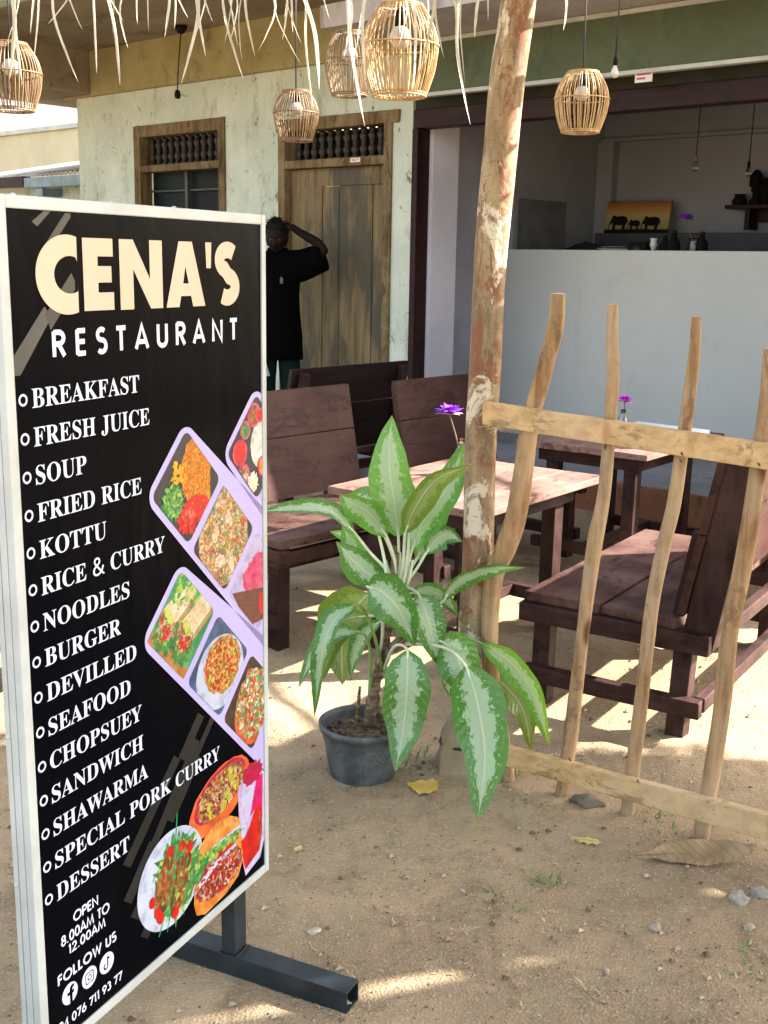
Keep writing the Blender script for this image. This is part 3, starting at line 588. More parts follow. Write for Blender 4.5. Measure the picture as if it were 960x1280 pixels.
GLYPHS = """A,218,-4 0 -4 9 5 11 12 15 25 37 103 233 112 233 192 43 206 17 212 11 222 9 222 0 115 0 115 9 135 13 142 23 136 41 126 66 52 66 39 35 38 29 37 24 43 13 62 9 64 9 64 0|57 80 121 80 88 160;B,221,8 0 8 9 22 11 31 16 36 26 37 41 37 184 35 206 26 216 8 219 8 228 110 228 149 224 176 215 193 198 198 175 195 157 184 142 167 131 143 124 172 115 193 103 205 86 209 66 203 38 186 17 157 4 119 0|91 126 94 126 117 128 132 136 140 150 142 173 140 192 135 206 124 214 108 217 99 216 94 212 91 195|111 12 129 15 142 25 148 41 150 64 147 88 139 104 123 113 99 116 91 116 91 33 95 17 101 13;C,234,128 -5 97 -2 69 10 45 28 28 52 17 81 13 114 17 147 28 175 46 199 69 217 98 229 130 233 155 230 184 220 194 218 204 221 210 233 218 233 218 154 210 154 196 182 178 203 157 217 133 222 106 215 87 195 76 161 72 113 76 69 89 37 110 18 139 12 159 14 179 22 198 35 214 53 224 44 205 23 183 7 157 -2;D,248,10 0 10 9 23 11 31 15 36 23 37 37 37 187 35 203 30 213 21 218 7 219 7 228 111 228 164 220 203 198 226 162 234 114 227 64 204 28 167 7 114 0|111 12 140 18 160 37 171 69 175 115 171 159 159 191 139 210 111 217 101 215 95 212 91 192 91 36 95 17 101 13;E,221,7 0 7 8 22 10 31 15 36 24 38 39 38 184 36 202 31 213 22 218 8 219 8 228 199 228 199 160 192 160 184 186 170 203 148 212 116 215 100 214 93 208 91 194 91 123 97 123 116 126 130 134 138 150 144 173 152 173 152 59 144 59 137 91 130 100 120 107 93 111 91 111 91 34 93 23 96 17 115 14 138 15 157 19 172 27 185 37 196 52 206 72 215 72 201 0;F,202,8 0 8 9 22 11 31 17 36 26 37 42 37 187 36 202 31 212 22 217 7 219 7 228 197 228 197 160 189 160 184 178 178 193 168 203 155 210 137 214 115 216 100 215 93 211 91 199 91 124 95 124 114 126 128 135 137 150 142 173 151 173 151 59 142 59 137 84 128 100 114 109 94 112 91 112 91 40 94 21 98 15 105 12 128 9 128 0;G,254,134 -5 100 -1 71 10 47 28 29 51 18 81 14 115 18 147 29 176 46 200 70 218 97 229 129 233 156 230 185 220 194 218 203 221 210 233 219 233 219 154 210 154 202 173 191 189 179 203 165 213 149 219 134 222 107 215 88 195 77 161 73 114 77 67 90 34 110 13 138 6 154 8 164 14 169 23 171 36 171 64 170 77 165 85 154 89 138 91 138 99 250 99 250 91 236 89 228 85 224 77 223 64 223 14 179 0;H,262,8 0 8 9 22 11 31 16 36 25 37 40 37 189 36 203 31 212 22 217 8 219 8 228 121 228 121 219 102 216 93 208 91 189 91 125 171 125 171 189 169 208 160 216 141 219 141 228 254 228 254 219 239 217 230 212 226 203 225 189 225 40 226 26 231 16 239 11 254 9 254 0 141 0 141 9 155 11 165 15 169 24 171 40 171 110 91 110 91 40 93 25 97 16 106 11 121 9 121 0;I,130,7 0 7 9 21 11 31 16 36 24 38 38 38 193 36 206 32 214 22 218 7 219 7 228 122 228 122 219 107 218 98 214 93 206 91 193 91 39 94 22 103 13 123 9 123 0;J,165,54 -33 39 -31 26 -27 14 -20 6 -11 0 0 -2 11 0 22 5 30 13 36 22 37 32 36 40 31 45 23 46 14 42 -1 38 -10 42 -18 52 -20 63 -18 69 -12 74 11 74 183 71 204 67 211 61 215 40 219 40 228 157 228 157 219 138 215 133 211 130 205 128 183 128 44 123 11 109 -13 86 -28;K,255,8 0 8 9 23 11 32 16 36 25 38 40 38 189 36 203 31 212 23 217 8 219 8 228 121 228 121 219 102 216 94 208 91 189 91 117 161 187 171 199 174 209 167 217 145 219 145 228 243 228 243 219 238 219 207 210 172 180 135 142 232 23 243 12 260 9 260 0 140 0 140 9 153 9 161 10 167 17 158 33 100 107 91 99 91 40 93 25 97 16 106 11 121 9 121 0;L,213,8 0 8 9 22 11 31 16 36 25 37 40 37 189 36 204 31 212 22 217 8 219 8 228 125 228 125 219 104 217 98 214 94 208 91 189 91 41 93 24 100 16 117 14 139 15 157 20 172 28 185 40 195 56 204 77 214 77 201 0;M,317,7 0 7 9 21 11 31 16 36 25 38 40 38 191 35 208 26 216 7 219 7 228 92 228 158 71 225 228 309 228 309 219 295 217 286 212 282 203 280 189 280 43 282 21 291 12 308 9 308 0 198 0 198 9 216 12 225 22 227 42 227 199 144 0 135 0 53 194 53 40 54 24 60 15 70 10 85 9 85 0;N,247,201 -5 53 175 53 39 55 24 59 15 68 11 83 9 83 0 9 0 9 9 27 12 36 21 38 39 38 194 18 217 9 219 9 228 78 228 195 84 195 189 193 207 184 216 166 219 166 228 240 228 240 219 225 217 217 212 212 203 211 188 211 -5;O,263,130 -5 106 -3 84 4 64 15 47 29 33 46 22 67 16 89 14 114 16 138 22 161 33 181 47 199 65 213 85 224 108 231 133 233 157 231 179 224 198 213 216 199 230 182 240 162 247 139 249 114 247 89 240 67 230 46 215 29 198 15 177 4 155 -3|132 6 157 13 175 33 186 67 190 114 186 160 174 194 155 215 130 222 105 215 87 195 76 161 73 114 77 67 89 34 108 13;P,209,8 0 8 9 22 11 31 16 36 25 37 40 37 189 36 203 31 212 22 217 8 219 8 228 107 228 144 226 168 220 183 211 195 199 202 184 204 166 199 140 183 120 157 107 121 103 91 103 91 40 93 25 97 16 106 11 121 9 121 0|91 115 101 115 122 118 136 126 144 142 146 165 144 187 138 203 126 212 108 216 95 212 91 199;R,236,8 0 8 9 22 11 31 16 36 25 37 40 37 189 36 203 31 212 22 217 8 219 8 228 108 228 152 224 184 213 202 194 209 167 205 148 196 133 180 120 157 112 216 25 226 13 239 9 240 9 240 0 169 0 101 106 91 106 91 40 93 25 97 16 106 11 121 9 121 0|91 117 102 117 124 120 140 129 149 145 152 168 149 189 142 204 129 213 112 216 101 214 95 211 91 193;S,195,21 -5 21 79 31 79 41 47 56 25 75 12 98 7 115 10 128 18 137 30 139 45 133 65 112 80 81 95 56 110 38 126 28 144 25 166 27 185 34 201 44 215 58 225 74 231 92 233 115 231 141 224 146 223 150 222 157 225 160 233 170 233 170 160 161 160 155 177 147 192 136 205 124 214 111 220 97 222 82 220 70 213 62 203 60 190 62 178 69 168 94 151 127 136 159 117 169 106 175 94 180 66 177 46 169 29 157 15 140 4 120 -3 96 -5 79 -4 63 0 49 5 42 6 35 4 31 -5;T,212,46 0 46 9 61 10 71 15 76 25 78 40 78 217 75 217 51 213 33 202 20 183 14 159 5 159 5 228 205 228 205 158 197 158 191 184 178 202 160 213 134 217 132 217 132 40 133 25 138 15 148 10 164 9 164 0;U,246,124 -6 84 -1 57 14 42 40 37 78 37 189 35 203 30 212 22 217 7 219 7 228 120 228 120 219 101 216 93 208 90 189 90 70 93 44 102 26 116 15 137 11 163 15 181 28 192 50 196 80 196 189 195 203 190 212 180 217 164 219 164 228 237 228 237 219 224 216 216 211 213 202 211 189 211 91 206 46 190 16 163 -1;V,214,106 -6 22 190 11 210 4 216 -7 219 -7 228 105 228 105 219 83 216 78 212 76 205 81 189 129 72 174 189 177 204 176 212 171 216 149 219 149 228 221 228 221 219 212 218 204 214 191 191 115 -6;W,306,85 -5 16 196 8 214 1 218 -8 219 -8 228 90 228 90 219 75 216 71 212 70 205 74 186 111 77 150 176 143 199 139 209 134 215 115 219 115 228 220 228 220 219 202 216 196 206 199 193 237 83 270 185 274 203 273 211 269 215 252 219 252 228 312 228 312 219 303 216 297 211 287 190 223 -5 214 -5 158 154 95 -5;Y,213,51 0 51 9 65 11 74 16 79 25 80 40 80 89 23 193 15 207 7 215 0 218 -7 219 -7 228 103 228 103 219 98 219 83 216 78 208 82 196 124 113 167 183 174 204 168 215 149 219 147 219 147 228 220 228 220 219 204 212 191 196 134 102 134 40 135 25 140 16 149 11 164 9 164 0;&,246,93 -3 62 1 38 14 23 35 18 62 21 86 32 104 48 119 70 133 50 159 43 174 40 191 44 213 57 230 77 240 102 243 126 240 145 230 156 214 160 192 157 172 147 156 131 142 112 129 177 66 191 90 200 120 230 120 217 80 208 63 196 48 245 0 205 0 176 28 159 15 141 5 119 -1|94 146 122 168 129 179 131 192 129 203 123 212 113 217 101 219 88 217 78 212 71 203 69 191 71 180 76 169|94 23 114 25 131 30 157 47 87 115 59 93 51 80 49 63 52 47 61 34 76 26"""
# ------------------------------------------------------------------ menu sign
SW, SHT, SZ = .722, 1.448, .219
SO = Vector((-.577, 1.757, SZ)); SD = Vector((.4318, .9020, 0)).normalized(); SN = Vector((SD.y, -SD.x, 0))
SIGN = thing('menu_sign', 'tall black restaurant menu sign in a pale metal frame on dark steel feet', 'sign', (SO.x, SO.y, 0), math.atan2(SD.y, SD.x))
# local: x along the face, y into the panel (away from the reader), z up; the printed face is y = 0
def sbox(mb, x0, x1, y0, y1, z0, z1, bev=.002): return mb.box((x0, y0, z0), (x1, y1, z1), bev)
Z0, Z1 = SZ, SZ+SHT; fb = .020
mb = MB(); sbox(mb, 0.0, SW, 0, .006, Z0, Z1, 0); mb.obj('panel', M['vinyl'], SIGN)
mb = MB()
sbox(mb, -fb, 0, -.004, .012, Z0-fb, Z1+fb); sbox(mb, SW, SW+fb*.8, -.004, .012, Z0-fb, Z1+fb); sbox(mb, 0.0005, SW-.0005, -.0035, .012, Z1, Z1+fb); sbox(mb, 0.0005, SW-.0005, -.0035, .012, Z0-fb, Z0)
sbox(mb, -fb-.001, -fb+.004, .0125, .026, Z0-fb, Z1+fb, .001); sbox(mb, -fb-.002, -.002, .0275, .038, Z0-fb, Z1+fb); sbox(mb, SW-.0, SW+fb*.8-.001, .0125, .042, Z0-fb, Z1+fb)
sbox(mb, -.001, SW-.001, .0125, .042, Z1+.001, Z1+fb-.001); sbox(mb, -.001, SW-.001, .0125, .042, Z0-fb+.001, Z0-.001)
mb.obj('frame', M['alu'], SIGN)
mb = MB(); sbox(mb, -.0, SW, .030, .038, Z0, Z1, 0); mb.obj('back_panel', M['alu'], SIGN)
for z in (Z0+.06, Z0+.33, Z0+.60, Z0+.86, Z0+1.12, Z0+1.36):
    mb = MB(); mb.ball((-fb-.0015, .033, z), .004, 8); mb.obj('rivet', M['alu'], SIGN)
for x in (.03, .26, .44, .69): mb = MB(); mb.ball((x, .010, Z1+fb+.0005), .005, 8, sc=(1, 1, .6)); mb.obj('rivet', M['alu'], SIGN)
for lx in (.625, .085):
    mb = MB(); mb.box((lx-.024, .004, .051), (lx+.024, .040, Z0-fb-.0005), .002); mb.obj('leg', M['steel_dark'], SIGN)
    mb = MB()
    y0, y1 = -.285, .30
    for a in ((lx-.028, y0, .047, lx+.028, y1, .05), (lx-.028, y0, .0, lx+.028, y1, .003), (lx-.028, y0, .003, lx-.025, y1, .047), (lx+.025, y0, .003, lx+.028, y1, .047)): mb.box(a[:3], a[3:], .0008)
    for yy in (-.004, .041):
        mb.box((lx-.026, yy, .0503), (lx+.026, yy+.004, .0535), .001)
    mb.obj('foot_bar', M['steel_dark'], SIGN)
def S3(s, t, o): return Vector((s, -o, SZ+t))
def clipx(poly, lim=SW-.0006):
    out = []
    for (a, b) in zip(poly, poly[1:]+poly[:1]):
        ina, inb = a[0] <= lim, b[0] <= lim
        if ina: out.append(a)
        if ina != inb:
            f = (lim-a[0])/(b[0]-a[0]); out.append((lim, a[1]+(b[1]-a[1])*f))
    return out
def fill(loops, o):
    cv = bpy.data.curves.new('tmp', 'CURVE'); cv.dimensions = '2D'; cv.fill_mode = 'BOTH'
    for L in loops:
        sp = cv.splines.new('POLY'); sp.points.add(len(L)-1)
        for p, (x, y) in zip(sp.points, L): p.co = (x, y, 0, 1)
        sp.use_cyclic_u = True
    ob = bpy.data.objects.new('tmp', cv); me = ob.to_mesh()
    vs = [S3(v.co.x, v.co.y, o) for v in me.vertices]; fs = [list(p.vertices) for p in me.polygons]
    ob.to_mesh_clear(); bpy.data.objects.remove(ob); bpy.data.curves.remove(cv); return vs, fs
def flat(name, mat, loopsets, o, par=None, clip=False):
    mb = MB()
    for i, loops in enumerate(loopsets):
        if clip: loops = [clipx(L) for L in loops]
        vs, fs = fill(loops, o+i*.00003); mb._add(vs, fs)
    ob = mb.obj(name, mat, par or SIGN, normals=False)
    me = ob.data
    if me.polygons and me.polygons[0].normal.y > 0: me.flip_normals()
    return ob
def ell(cx, cy, rx, ry, n=40, rot=0, a0=0, a1=360):
    out = []; full = abs(a1-a0) >= 360; m = n if full else n+1
    for i in range(m):
        a = R_(a0+(a1-a0)*i/n); x, y = rx*math.cos(a), ry*math.sin(a); out.append((cx+x*math.cos(rot)-y*math.sin(rot), cy+x*math.sin(rot)+y*math.cos(rot)))
    return out
GL = {}
for rec in GLYPHS.split(';'):
    k, adv, body = rec.split(',', 2); GL[k] = (int(adv), [[(int(q[i]), int(q[i+1])) for i in range(0, len(q), 2)] for q in (l.split() for l in body.split('|'))])
def serif_line(text, s0, s1, t0, cap):
    x = 0; items = []
    for ch in text:
        if ch == ' ': x += 105; continue
        items.append((x, GL[ch][1])); x += GL[ch][0]
    x0 = min(min(p[0] for L in l for p in L)+dx for dx, l in items); x1 = max(max(p[0] for L in l for p in L)+dx for dx, l in items)
    kx = (s1-s0)/(x1-x0); ky = cap/228.0
    return [[[(s0+(px+dx-x0)*kx, t0+py*ky) for px, py in L] for L in l] for dx, l in items]
# ---- geometric sans drawn as strokes; unit cap height
def arc(cx, cy, rx, ry, a0, a1, n=16): return [(cx+rx*math.cos(R_(a0+(a1-a0)*i/n)), cy+ry*math.sin(R_(a0+(a1-a0)*i/n))) for i in range(n+1)]
ST = {
 'R': (.60, [[(.07, 0), (.07, 1)], [(.07, .96), (.30, .96)]+arc(.30, .73, .23, .23, 90, -90, 10)+[(.07, .50)], [(.28, .50), (.55, 0)]]),
 'E': (.52, [[(.07, 0), (.07, 1)], [(.07, .96), (.47, .96)], [(.07, .52), (.44, .52)], [(.07, .04), (.47, .04)]]),
 'S': (.52, [arc(.26, .74, .20, .22, 40, 270, 14)+arc(.26, .27, .22, .25, 90, -140, 14)]),
 'T': (.54, [[(.02, .96), (.52, .96)], [(.27, 0), (.27, .96)]]),
 'A': (.74, [[(.03, 0), (.37, 1), (.71, 0)], [(.15, .30), (.59, .30)]]),
 'U': (.64, [[(.07, 1), (.07, .32)]+arc(.32, .29, .25, .25, 180, 360, 12)+[(.57, 1)]]),
 'N': (.74, [[(.08, 0), (.08, .98), (.66, .02), (.66, 1)]]),
 'O': (.98, [arc(.49, .5, .43, .47, 0, 360, 32)]),
 'P': (.56, [[(.07, 0), (.07, 1)], [(.07, .96), (.28, .96)]+arc(.28, .71, .24, .25, 90, -90, 10)+[(.07, .46)]]),
 'M': (.92, [[(.05, 0), (.18, .97), (.46, .10), (.74, .97), (.87, 0)]]),
 'F': (.48, [[(.07, 0), (.07, 1)], [(.07, .96), (.45, .96)], [(.07, .52), (.42, .52)]]),
 'L': (.46, [[(.07, 1), (.07, .04), (.44, .04)]]),
 'W': (1.04, [[(.03, 1), (.28, .04), (.52, .95), (.76, .04), (1.01, 1)]]),
 '0': (.62, [arc(.31, .5, .24, .46, 0, 360, 28)]),
 '1': (.34, [[(.06, .86), (.22, .98), (.22, 0)]]),
 '2': (.58, [arc(.29, .70, .22, .26, 165, -25, 12)+[(.06, .04), (.55, .04)]]),
 '3': (.56, [arc(.26, .73, .20, .23, 150, -80, 12), arc(.26, .26, .23, .24, 85, -150, 12)]),
 '4': (.62, [[(.46, 0), (.46, .97), (.05, .25), (.60, .25)]]),
 '6': (.60, [[(.42, .98), (.11, .44)], arc(.31, .29, .24, .26, 0, 360, 24)]),
 '7': (.56, [[(.03, .96), (.52, .96), (.20, 0)]]),
 '8': (.58, [arc(.29, .74, .19, .21, 0, 360, 22), arc(.29, .27, .23, .24, 0, 360, 24)]),
 '9': (.60, [[(.19, .02), (.49, .56)], arc(.30, .70, .24, .26, 0, 360, 24)]),
 '.': (.26, [[(.13, .0), (.13, .10)]])}
def ribbon(P, wd):
    n = len(P); closed = (abs(P[0][0]-P[-1][0])+abs(P[0][1]-P[-1][1])) < 1e-6
    Lf, Rt = [], []
    for i in range(n):
        a = P[i-1] if i else (P[-2] if closed else P[0]); b = P[i]; c = P[i+1] if i < n-1 else (P[1] if closed else P[-1])
        d1 = Vector((b[0]-a[0], b[1]-a[1])); d2 = Vector((c[0]-b[0], c[1]-b[1]))
        if d1.length < 1e-9: d1 = d2
        if d2.length < 1e-9: d2 = d1
        d1.normalize(); d2.normalize(); m = d1+d2
        if m.length < 1e-6: m = d1
        m.normalize(); nn = Vector((-m.y, m.x)); k = min(1.7, 1/max(.25, nn.dot(Vector((-d1.y, d1.x)))))
        Lf.append((b[0]+nn.x*wd/2*k, b[1]+nn.y*wd/2*k)); Rt.append((b[0]-nn.x*wd/2*k, b[1]-nn.y*wd/2*k))
    return Lf, Rt
def sans_mesh(name, text, s0, s1, t0, cap, wd, mat, o, par=None, gap=.08, space=.42, t1=None):
    x = 0; it = []
    for ch in text:
        if ch == ' ': x += space; continue
        it.append((x, ST[ch][1])); x += ST[ch][0]+gap
    k = (s1-s0)/(x-gap); mb = MB(); j = 0
    for dx, strokes in it:
        for P in strokes:
            Q = [(s0+(px+dx)*k, t0+py*cap) for px, py in P]; L, R2 = ribbon(Q, wd); j += 1
            n = len(Q); vs = [S3(*p, o+.00003*(j % 5)) for p in L]+[S3(*p, o+.00003*(j % 5)) for p in R2]
            mb._add(vs, [[i, i+1, n+i+1, n+i] for i in range(n-1)])
    ob = mb.obj(name, mat, par or SIGN); 
    return ob
# ---- grey decorative bars
bars = [[(.057, 1.43), (.085, SHT-.001), (.100, SHT-.001), (.069, 1.423)], [(.088, 1.400), (.133, SHT-.002), (.146, SHT-.002), (.146, 1.440), (.092, 1.385)]]
for q in (bars[0], [(.003, 1.226), (.076, 1.300), (.092, 1.284), (.016, 1.196), (.003, 1.196)]): flat('grey_stripe', M['pale_stripe'], [[q]], .0004)
def diag(x0, y0, x1, y1, w): return [(x0, y0), (x1, y1), (x1+w*.95, y1-w*.75), (x0+w*.95, y0-w*.75)]
for i, q in enumerate([[bars[1]], [[(.078, 1.288), (.142, 1.352), (.150, 1.340), (.150, 1.325), (.088, 1.262)]]]+[[diag(*q)] for q in ((.218, .255, .385, .41, .022), (.216, .180, .30, .265, .024), (.262, .215, .455, .42, .020), (.355, .285, .455, .385, .024), (.400, .40, .47, .47, .022), (.235, .135, .262, .162, .026), (.262, .078, .30, .112, .024), (.43, .36, .54, .47, .014))]): flat('grey_bar', M['grey_print'], [q], .0006+i*.00002)
# ---- heading
C_ = ell(.1335, 1.349, .074, .0635, 48, 0, 71.5, 288.5)
C_ = C_+[(.157, 1.334)]+ell(.139, 1.349, .0375, .030, 28, 0, 299, 61)+[(.157, 1.370)]
E_ = [(.171, 1.290), (.171, 1.4085), (.248, 1.4085), (.248, 1.379), (.208, 1.379), (.208, 1.363), (.243, 1.363), (.243, 1.336), (.208, 1.336), (.208, 1.3195), (.248, 1.3195), (.248, 1.290)]
N_ = [(.265, 1.289), (.265, 1.4085), (.303, 1.4085), (.349, 1.341), (.349, 1.4085), (.386, 1.4085), (.386, 1.289), (.350, 1.289), (.302, 1.358), (.302, 1.289)]
A_ = [(.396, 1.289), (.437, 1.4085), (.479, 1.4085), (.520, 1.289), (.480, 1.289), (.4735, 1.309), (.442, 1.309), (.436, 1.289)]; A2 = [(.449, 1.332), (.457, 1.363), (.467, 1.332)]
P_ = [(.5225, 1.4085), (.5430, 1.4085), (.5405, 1.360), (.5255, 1.360)]
s_path = arc(.5985, 1.3760, .0285, .0195, 42, 250, 16)+arc(.5965, 1.3240, .0285, .0210, 78, -128, 16)
Ls, Rs = ribbon(s_path, .0315); S_ = Ls+Rs[::-1]
flat('heading', M['cream_print'], [[C_], [E_], [N_], [A_, A2], [P_], [S_]], .0008)
sans_mesh('subheading', 'RESTAURANT', .0905, .631, 1.2195, .0405, .0085, M['white_print'], .0008, gap=.52)
# ---- menu lines
menu = [('BREAKFAST', .309), ('FRESH JUICE', .336), ('SOUP', .160), ('FRIED RICE', .307), ('KOTTU', .205), ('RICE & CURRY', .372), ('NOODLES', .263), ('BURGER', .235), ('DEVILLED', .277), ('SEAFOOD', .257), ('CHOPSUEY', .287), ('SANDWICH', .289), ('SHAWARMA', .301), ('SPECIAL PORK CURRY', .545), ('DESSERT', .238)]
for i, (tx, e) in enumerate(menu):
    tb = 1.157-.0619*i
    ob = flat('menu_line', M['white_print'], serif_line(tx, .038, e, tb-.0145, .0305), .0008)
    flat('bullet', M['white_print'], [[ell(.0183, tb, .0098, .0098, 24), ell(.0183, tb, .0062, .0062, 24)]], .0008, ob)
sans_mesh('opening_hours', 'OPEN', .077, .144, .2135, .0185, .0036, M['white_print'], .0008)
sans_mesh('opening_hours', '8.00AM TO', .043, .174, .183, .0190, .0036, M['white_print'], .0008)
sans_mesh('opening_hours', '12.00AM', .060, .161, .1585, .0175, .0036, M['white_print'], .0008)
sans_mesh('follow_line', 'FOLLOW US', .030, .190, .1128, .0190, .0042, M['white_print'], .0008, gap=.14)
sans_mesh('phone_number', '94 076 711 93 77', .026, .203, .0215, .0168, .0034, M['white_print'], .0008, gap=.10, space=.36)
for cx, kind in ((.059, 0), (.112, 1), (.161, 2)):
    ic = flat('social_icon', M['white_print'], [[ell(cx, .081, .0205, .0205, 36)]], .0008)
    if kind == 0:
        flat('icon_mark', M['vinyl'], [[[(cx-.001, .0608), (cx-.001, .078), (cx-.007, .078), (cx-.007, .0845), (cx-.001, .0845), (cx-.0005, .091), (cx+.004, .0955), (cx+.011, .0955), (cx+.011, .0895), (cx+.007, .0895), (cx+.006, .0845), (cx+.011, .0845), (cx+.010, .078), (cx+.006, .078), (cx+.006, .0612)]]], .0010, ic)
    elif kind == 1:
        rs = lambda h, r: [(cx+sx*(h-r)+r*math.cos(R_(a0+a)), .081+sy*(h-r)+r*math.sin(R_(a0+a))) for sx, sy, a0 in ((1, 1, 0), (-1, 1, 90), (-1, -1, 180), (1, -1, 270)) for a in (0, 30, 60, 90)]
        flat('icon_mark', M['vinyl'], [[rs(.0115, .004), rs(.0095, .003)], [ell(cx, .081, .0058, .0058, 24), ell(cx, .081, .0038, .0038, 24)], [ell(cx+.006, .0868, .0012, .0012, 10)]], .0010, ic)
    else:
        Lq, Rq = ribbon(arc(cx-.003, .0755, .0055, .0055, 100, 360, 14)+[(cx+.0025, .094)], .0032); L2, R3 = ribbon(arc(cx+.0085, .0945, .006, .0065, 185, 265, 6), .0032)
        flat('icon_mark', M['vinyl'], [[Lq+Rq[::-1]], [L2+R3[::-1]]], .0010, ic)
# ---- food pictures: 45 degree tiles in lilac strips
def rdiamond(cx, cy, h, r, n=6, corners='LTRB'):
    out = []; k = h-r*1.4142
    for cn, a0, (dx, dy) in (('R', -45, (1, 0)), ('T', 45, (0, 1)), ('L', 135, (-1, 0)), ('B', 225, (0, -1))):
        c = (cx+dx*k, cy+dy*k); out += [(c[0]+r*math.cos(R_(a0+90*i/n)), c[1]+r*math.sin(R_(a0+90*i/n))) for i in range(n+1)]
    return out
def strip(ax, ay, h, r):      # starts with a rounded tile at (ax, ay) and runs down to the right
    d = rdiamond(ax, ay, h, r); top = [p for p in d]; far = .62
    k = h-r*1.4142; pts = []
    pts += [(ax+r*math.cos(R_(45+90*i/8)), ay+k+r*math.sin(R_(45+90*i/8))) for i in range(9)]
    pts += [(ax-k+r*math.cos(R_(135+90*i/8)), ay+r*math.sin(R_(135+90*i/8))) for i in range(9)]
    a = R_(225); pts += [(ax+far+r*math.cos(a), ay-k-far+r*math.sin(a)), (ax+far+.2, ay-far+.1)]
    return pts[::-1]
def clipz(poly): # keep above the lower edge too
    return [(x, max(.001, y)) for x, y in poly]
for ax, ay in ((.7005, .9880), (.4475, .9435), (.4215, .6710)):
    flat('picture_strip', M['lilac_print'], [[clipz(clipx(strip(ax, ay, .1325, .034)))]], .0012)
def tile(cx, cy, mat): return flat('food_picture', mat, [[clipx(rdiamond(cx, cy, .1135, .016))]], .0015)
RICE = print_mix('fried_rice_print', [(.75, .32, .03), (.80, .22, .02), (.85, .45, .05), (.70, .18, .02), (.85, .38, .08)], 130)
MIX = print_mix('mixed_rice_print', [(.80, .66, .40), (.62, .06, .03), (.85, .78, .62), (.05, .25, .12), (.78, .50, .12), (.80, .20, .08), (.25, .45, .15)], 95)
SALAD = print_mix('salad_print', [(.75, .06, .03), (.85, .80, .70), (.02, .28, .16), (.85, .35, .08), (.70, .10, .05), (.30, .50, .18), (.88, .84, .75)], 62)
NOOD = print_mix('noodle_print', [(.72, .22, .06), (.82, .42, .14), (.55, .07, .03), (.85, .60, .30), (.25, .35, .08), (.70, .30, .10)], 75, (2.2, 1, .7), .10)
GREEN = print_mix('leaf_print', [(.02, .22, .06), (.06, .40, .10), (.20, .55, .15), (.03, .30, .10)], 90)
RED = flat_print('red_print', (.80, .02, .015), (.55, .01, .01), 40)
DARKP = flat_print('dark_print', (.012, .012, .020), (.03, .03, .045), 14)
PINK = flat_print('pink_print', (.80, .18, .32), (.55, .03, .12), 26)
PALE = flat_print('pale_plate_print', (.62, .68, .86), (.52, .60, .82), 5)
MEAT = print_mix('meat_print', [(.30, .09, .03), (.45, .16, .06), (.14, .035, .02), (.55, .24, .10)], 80, (1, 1, .8))
CURRY = print_mix('curry_print', [(.50, .17, .08), (.75, .55, .35), (.62, .42, .06), (.22, .06, .03), (.80, .66, .50), (.45, .08, .04)], 70)
TERRA = flat_print('terracotta_print', (.80, .22, .09), (.62, .13, .06), 14)
BUN = flat_print('bun_print', (.86, .42, .14), (.70, .22, .06), 22)
TORT = flat_print('tortilla_print', (.84, .74, .56), (.72, .56, .34), 16)
BEEF = print_mix('burger_filling_print', [(.45, .02, .02), (.16, .04, .03), (.70, .10, .06), (.80, .62, .55), (.30, .03, .03), (.70, .35, .08)], 75)
MILK = flat_print('milkshake_print', (.58, .60, .86), (.66, .50, .80), 20)
BERRY = flat_print('berry_print', (.62, .02, .10), (.40, .01, .05), 40)
BASK = flat_print('basket_print', (.10, .03, .02), (.20, .07, .05), 60, (1, 1, 8))
WHITEP = flat_print('rice_white_print', (.82, .84, .80), (.60, .68, .62), 60)
def blob(cx, cy, rx, ry, k=.12, n=36, seed=0, rot=0): return [(cx+(x-cx)*q, cy+(y-cy)*q) for i, (x, y) in enumerate(ell(cx, cy, rx, ry, n, rot)) for q in (1+k*noise.noise(Vector((i*.9, seed*7.3, 0))),)]
def inside(poly, cx, cy, h=.1120): # clip a polygon to a diamond
    for sx, sy in ((1, 1), (-1, 1), (-1, -1), (1, -1)):
        out = []; f = lambda p: (p[0]-cx)*sx+(p[1]-cy)*sy-h
        for a, b in zip(poly, poly[1:]+poly[:1]):
            if f(a) <= 0: out.append(a)
            if (f(a) <= 0) != (f(b) <= 0):
                t = f(a)/(f(a)-f(b)); out.append((a[0]+(b[0]-a[0])*t, a[1]+(b[1]-a[1])*t))
        poly = out
        if not poly: return None
    return clipx(poly)
def food(par, mat, polys, o, c=None):
    ps = [(inside(p, *c) if c else clipx(p)) for p in polys]; ps = [[p] for p in ps if p and len(p) > 2]
    r = None
    for i, q in enumerate(ps): r = flat('food', mat, [q], o+i*.00003, par)
    return r
GREENS = [flat_print('herb_print', (.02, .25, .06), (.10, .45, .12), 60), flat_print('lime_print', (.30, .50, .08), (.50, .60, .16), 60)]
def scatter(par, cx, cy, rx, ry, mats, n, s0, s1, o, c=None, seed=1):
    rg = random.Random(seed); mb = MB(); k = 0
    n = int(n*1.9); s0 *= .6; s1 *= .68
    for i in range(n):
        s1 *= .999; a = rg.uniform(0, 6.28); q = math.sqrt(rg.random()); x, y = cx+rx*q*math.cos(a), cy+ry*q*math.sin(a); s = rg.uniform(s0, s1)
        p = blob(x, y, s, s*rg.uniform(.3, .8), .35, 8, seed=seed*31+i, rot=rg.uniform(0, 3.1)); p = inside(p, *c) if c else clipx(p)
        if not p or len(p) < 3: continue
        vs = [S3(px, py, o+.000012*(i % 30)) for px, py in p]; mb._add(vs, [list(range(len(vs)))], rg.randrange(len(mats)))
    return mb.obj('garnish', mats, par, normals=False)
c = (.448, .9435); t = tile(*c, DARKP)
